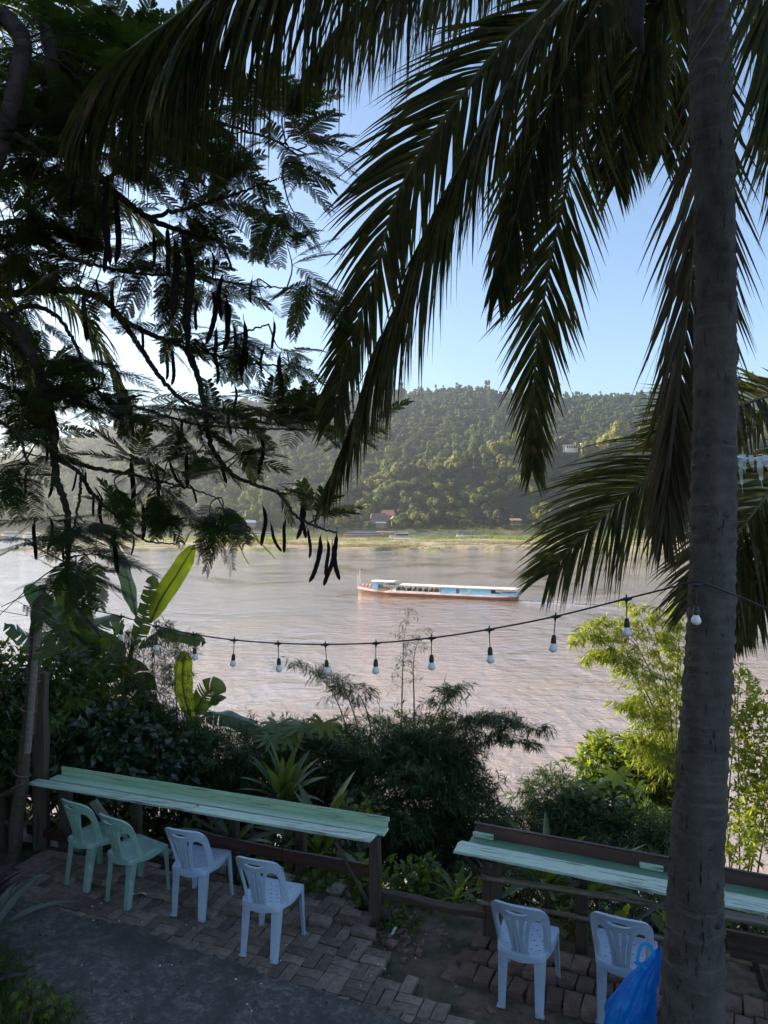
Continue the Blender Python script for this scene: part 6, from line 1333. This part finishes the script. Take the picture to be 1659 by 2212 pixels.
bamboo('bamboo', 'tall sunlit bamboo clump leaning left beside the palm trunk', [[(1452,1800,11),(1430,1620,11),(1400,1520,11),(1350,1430,10.9),(1290,1380,10.8),(1245,1390,10.7)],[(1455,1800,11.1),(1440,1600,11.1),(1415,1480,11.1),(1370,1390,11),(1310,1350,11),(1270,1365,10.9)],[(1460,1800,11),(1452,1600,11),(1440,1480,11),(1410,1380,11),(1370,1310,11)],[(1462,1800,11.2),(1460,1600,11.2),(1462,1460,11.2),(1470,1360,11.2),(1490,1290,11.2)],[(1448,1800,10.9),(1425,1650,10.9),(1390,1560,10.8),(1340,1520,10.7)],[(1466,1800,11.2),(1470,1620,11.2),(1475,1500,11.2),(1455,1400,11.2),(1430,1320,11.1)],[(1446,1800,10.9),(1425,1680,10.9),(1400,1620,10.8),(1350,1600,10.7)],[(1450,1800,11),(1435,1600,11),(1380,1470,10.9),(1320,1420,10.8),(1260,1430,10.7)]], 'bamboo_lit', ll=.15, lw=.019, dens=1.35, bl=.5, t0=.3, fan=4, r0=.014)
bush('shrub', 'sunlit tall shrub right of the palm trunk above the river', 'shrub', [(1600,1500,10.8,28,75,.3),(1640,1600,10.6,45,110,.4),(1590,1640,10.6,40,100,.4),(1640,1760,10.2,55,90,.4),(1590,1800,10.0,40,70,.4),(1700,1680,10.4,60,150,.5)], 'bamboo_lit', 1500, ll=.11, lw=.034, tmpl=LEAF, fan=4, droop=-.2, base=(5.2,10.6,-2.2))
bush('shrub', 'shaded bamboo grass under the right end of the right counter', 'shrub', [(1600,1990,6.2,60,60,.3),(1650,2060,5.9,60,50,.3),(1500,1980,6.6,80,50,.3),(1420,1960,6.8,60,40,.3)], 'bamboo_dark', 420, ll=.16, lw=.018, base=(3.2,6.5,-.2))
# ================================================================== STRAP-LEAVED PLANTS, PALMATE LEAVES, SMALL PLANTS
def straps(label, c, n, ln, wd, mat='dracaena', up=.9, name='strap_leaf_plant', spread=1.0, cat='plant', seed=0, stem=0):
    r_ = np.random.default_rng(seed); c = np.array(c); r = empty(name, c, label, cat)
    if stem: mb = MB(); mb.tube([c-np.array((0,0,stem)), c], .02, 7); build(mb, 'stem', M['stem'], r)
    for k in range(n):
        az_ = k*2.4+r_.normal()*.2; e = up*(1-.75*k/n)+.15; l_ = ln*r_.uniform(.75, 1.1); d = np.array((math.cos(az_), math.sin(az_), 0.0)); t = np.linspace(0, 1, 12)
        W = c+d*(l_*spread*(t*math.cos(e)+.25*t*t))[:,None]+np.array((0,0,1.0))*(l_*(t*math.sin(e)*1.25-(.55-.3*e)*t**2.3))[:,None]
        T = unit(np.gradient(W, axis=0)); S = unit(np.cross(T, (0,0,1.0)+.3*r_.normal(size=3))); up_ = np.cross(S, T); pr = np.interp(t, [0,.15,.45,.8,1], [.35,.6,1,.6,.02])*wd/2
        A = np.stack([W-S*pr[:,None]+up_*(pr*.35)[:,None], W, W+S*pr[:,None]+up_*(pr*.35)[:,None]], 1); m1 = MB(); m1.grid(A); build(m1, 'leaf', M[mat], r, org=tuple(c), smooth=True)
    return r
straps('strap leaved plant with upright yellow green centre behind the left counter', P(612,1738,8.2), 20, .62, .10, up=1.35, seed=1, stem=1.2)
straps('long leaved dark plant behind the front right corner of the left counter', P(690,1850,7.35), 11, .75, .15, up=1.2, seed=2, stem=.5)
straps('strap leaved plant below the middle of the left counter', P(500,1840,7.4), 10, .55, .09, up=.8, seed=3, stem=.4)
straps('strap leaved plant under the left half of the right counter', P(1180,1920,6.55), 14, .60, .10, up=1.0, seed=4, stem=.3)
straps('strap leaved plant under the right counter beside the second post', P(1290,1930,6.4), 12, .55, .10, up=.9, seed=5, stem=.3)
straps('small bright rosette plant left of the right counter post', P(985,1945,6.7), 10, .30, .06, mat='bush_green', up=1.0, seed=6)
def palmate(r, c, rad, nrm, mat, lobes=9, seed=0):
    r_ = np.random.default_rng(seed); nrm = unit(np.array(nrm, float)); x = unit(np.cross(nrm, (0,1.0,.2))); y = np.cross(nrm, x); V = [np.array(c)]; n = lobes*4
    for k in range(n):
        a = -2.6+5.2*k/(n-1); ph = (k % 4); rr_ = rad*[.38,.80,1.0,.72][ph]*(1-.15*abs(a)/2.6)*r_.uniform(.92,1.06); V.append(np.array(c)+x*math.sin(a)*rr_+y*math.cos(a)*rr_-nrm*.12*rr_)
    m1 = MB(); m1.add(V, [(0,k,k+1) for k in range(1, n)]); return build(m1, 'leaf', M[mat], r, org=tuple(c))
pp_ = empty('papaya_plant', P(640,1720,9.3), 'papaya plant with wide jagged leaves above the left part of the dark bush', 'papaya plant')
W = catmull(PP([(640,1760,9.3),(635,1660,9.3),(632,1580,9.3)]), 14); mb = MB(); mb.tube(W, .03, 8); build(mb, 'stem', M['banana_stem'], pp_)
for k, (x, y, rad) in enumerate([(560,1574,.34),(600,1562,.30),(655,1566,.34),(700,1560,.30),(622,1590,.28),(585,1592,.26)]):
    c = P(x, y, 9.3-.1*k); palmate(pp_, c, rad, (rng.normal()*.15, -.32+rng.normal()*.08, 1), 'bush_green', seed=k); mb = MB(); mb.tube([W[-1], (W[-1]+c)/2+np.array((0,0,.05)), c], .006, 5); build(mb, 'leaf_stalk', M['banana_stem'], pp_)
cs_ = empty('castor_plant', P(1335,1850,9.9), 'plant with pale star shaped leaves among the sunlit shrubs', 'castor plant')
W = catmull(PP([(1345,1880,9.9),(1342,1760,9.9),(1335,1690,9.9)]), 14); mb = MB(); mb.tube(W, .012, 6); build(mb, 'stem', M['banana_stem'], cs_)
for k, (x, y, rad) in enumerate([(1332,1668,.30),(1375,1700,.22),(1290,1702,.24),(1350,1730,.2)]):
    c = P(x, y, 9.9-.05*k); palmate(cs_, c, rad, (.15*rng.normal(), -.55, 1), 'bush_green', lobes=8, seed=20+k); mb = MB(); mb.tube([W[-1], c], .005, 5); build(mb, 'leaf_stalk', M['banana_stem'], cs_)
# bright seedlings behind the kerb and in the gap
for k, (dx, dy, Y, rx, ry, n, lab) in enumerate([(905,1900,7.0,75,40,150,'leafy green seedlings on the slope left of the right counter'),(930,1950,6.8,80,30,130,'low leafy weeds along the weathered rail in the gap'),(690,1890,7.0,60,35,130,'bright leafy weeds behind the kerb right of the last blue chair'),(775,1905,6.8,30,45,80,'leafy weed at the foot of the left counter end post'),(300,1790,8.4,60,30,110,'sunlit yellow green weeds behind the two green chairs'),(560,1885,7.1,60,25,90,'small weeds behind the kerb between the blue chairs'),(1250,1990,6.3,30,22,50,'small leafy plant under the right counter between the two chairs'),(150,1790,8.2,60,30,90,'weeds behind the kerb at the foot of the posts'),(860,1985,6.5,60,14,60,'weeds creeping over the rubble in the gap'),(770,1780,8.0,50,60,120,'pale leafy sprig beyond the end of the left counter')]):
    bush('weed_plant', lab, 'plant', [(dx,dy,Y,rx,ry,.25)], 'bush_green', n, ll=.075, lw=.042, tmpl=LEAF, fan=5, droop=.1, nst=7, shell=.2)
# bird-of-paradise flower heads
bp_ = empty('flower', P(632,1838,7.25), 'orange pointed flower behind the left counter stub posts', 'flower')
for k, (x, y) in enumerate([(641,1826),(652,1836),(634,1822)]): mb = MB(); mb.tube([P(636,1842,7.25), P((x+636)/2, y+6, 7.24), P(x, y, 7.23)], [.008,.012,.001], 5); build(mb, 'petal', pm('orange_petal', (.5,.16,.02), (.6,.22,.03), bump=0) if k == 0 else bpy.data.materials['orange_petal'], bp_)
mb = MB(); mb.tube([P(640,1920,7.3), P(636,1842,7.25)], .008, 5); build(mb, 'stem', M['banana_stem'], bp_)
# lower left corner: purple and pale-edged leaves, grass
straps('plant with long pale edged arching leaves at the left edge of the path', (-3.28,5.9,.15), 9, .62, .085, mat='variegated', up=.9, seed=8, stem=.2)
straps('dark purple leaved plant at the left edge of the terrace', (-3.62,6.35,.1), 14, .48, .10, mat='purple', up=1.0, seed=9, stem=.15)
straps('second dark purple plant low at the left edge of the path', (-3.12,5.35,.02), 10, .36, .09, mat='purple', up=.8, seed=10)
mb = MB(); n = 9000; x = rng.uniform(-3.5, -2.0, n); y = rng.uniform(4.7, 5.95, n); ok = (x+3.16)*.75+(y-5.84)*.9+.12*np.sin(x*9)+.10*rng.normal(size=n) < -.05; x, y = x[ok], y[ok]
d = rdir(len(x), 1.0); d[:,2] = abs(d[:,2])+.2; h = rng.uniform(.05, .17, len(x)); scatter(mb, BLADE[0], BLADE[1], np.stack([x, y, np.full(len(x), -.01)], 1), d, rdir(len(x)), np.stack([h*.07+.003, h, h*1.4], 1)); build(mb, 'grass', M['grass'])['kind'] = 'stuff'
bush('weed_plant', 'round leaved weed on the asphalt edge at the lower left corner', 'plant', [(110,2158,5.05,40,26,.12),(55,2150,5.1,30,24,.12)], 'bush_green', 26, ll=.065, lw=.05, tmpl=LEAF, fan=3, droop=0, nst=6, shell=.2)
# dead leaves and chips lying about
mb = MB(); pts_ = []
for k in range(260):
    x, y = rng.uniform(-3.2, 2.2), rng.uniform(4.6, 7.2)
    if KS(x, y) > -.15: continue
    pts_.append((x, y, .014 if y < edge_y(x)+.9 and x < .2 else -.015))
pts_ = np.array(pts_); k = len(pts_); d = rdir(k); d[:,2] *= .12; scatter(mb, LEAF[0], LEAF[1], pts_, d, unit(np.array((0,0,1.0))+.3*rng.normal(size=(k,3))), np.stack([rng.uniform(.008,.022,k), rng.uniform(.02,.055,k), np.full(k,.04)], 1)); build(mb, 'leaf_litter', M['frond_dead'])['kind'] = 'stuff'
mb = MB()
for k in range(55):
    x, y = rng.uniform(-2.9, 1.9), rng.uniform(4.6, 7.0)
    if KS(x, y) > -.2: continue
    s = rng.uniform(.004, .012); mb.box((x, y, .012 if (x < .2) else -.02), (s*1.6, s, s*.5), Matrix.Rotation(rng.uniform(0,3), 3, 'Z'))
build(mb, 'pale_chips', M['rope'])['kind'] = 'stuff'
# ground cover on the slope
mb = MB(); n = 3800; s = rng.uniform(.35, 14, n)**1.0; x = rng.uniform(-14, 16, n); y = 8.02+(s-.325*(x+3.95))/.9457; z = np.array([ground_z(a, b) for a, b in zip(x, y)])
pos = np.repeat(np.stack([x, y, z], 1), 5, 0)+rng.normal(size=(n*5,3))*.09+np.array((0,0,.12)); d = rdir(n*5, .7); sc = rng.uniform(.08, .22, n*5); scatter(mb, LEAF[0], LEAF[1], pos, d, unit(np.array((0,0,1.0))+.5*rng.normal(size=(n*5,3))), np.stack([sc*.5, sc, sc], 1)); build(mb, 'ground_cover', M['bush_green'])['kind'] = 'stuff'
print('objects', len(SC.objects))
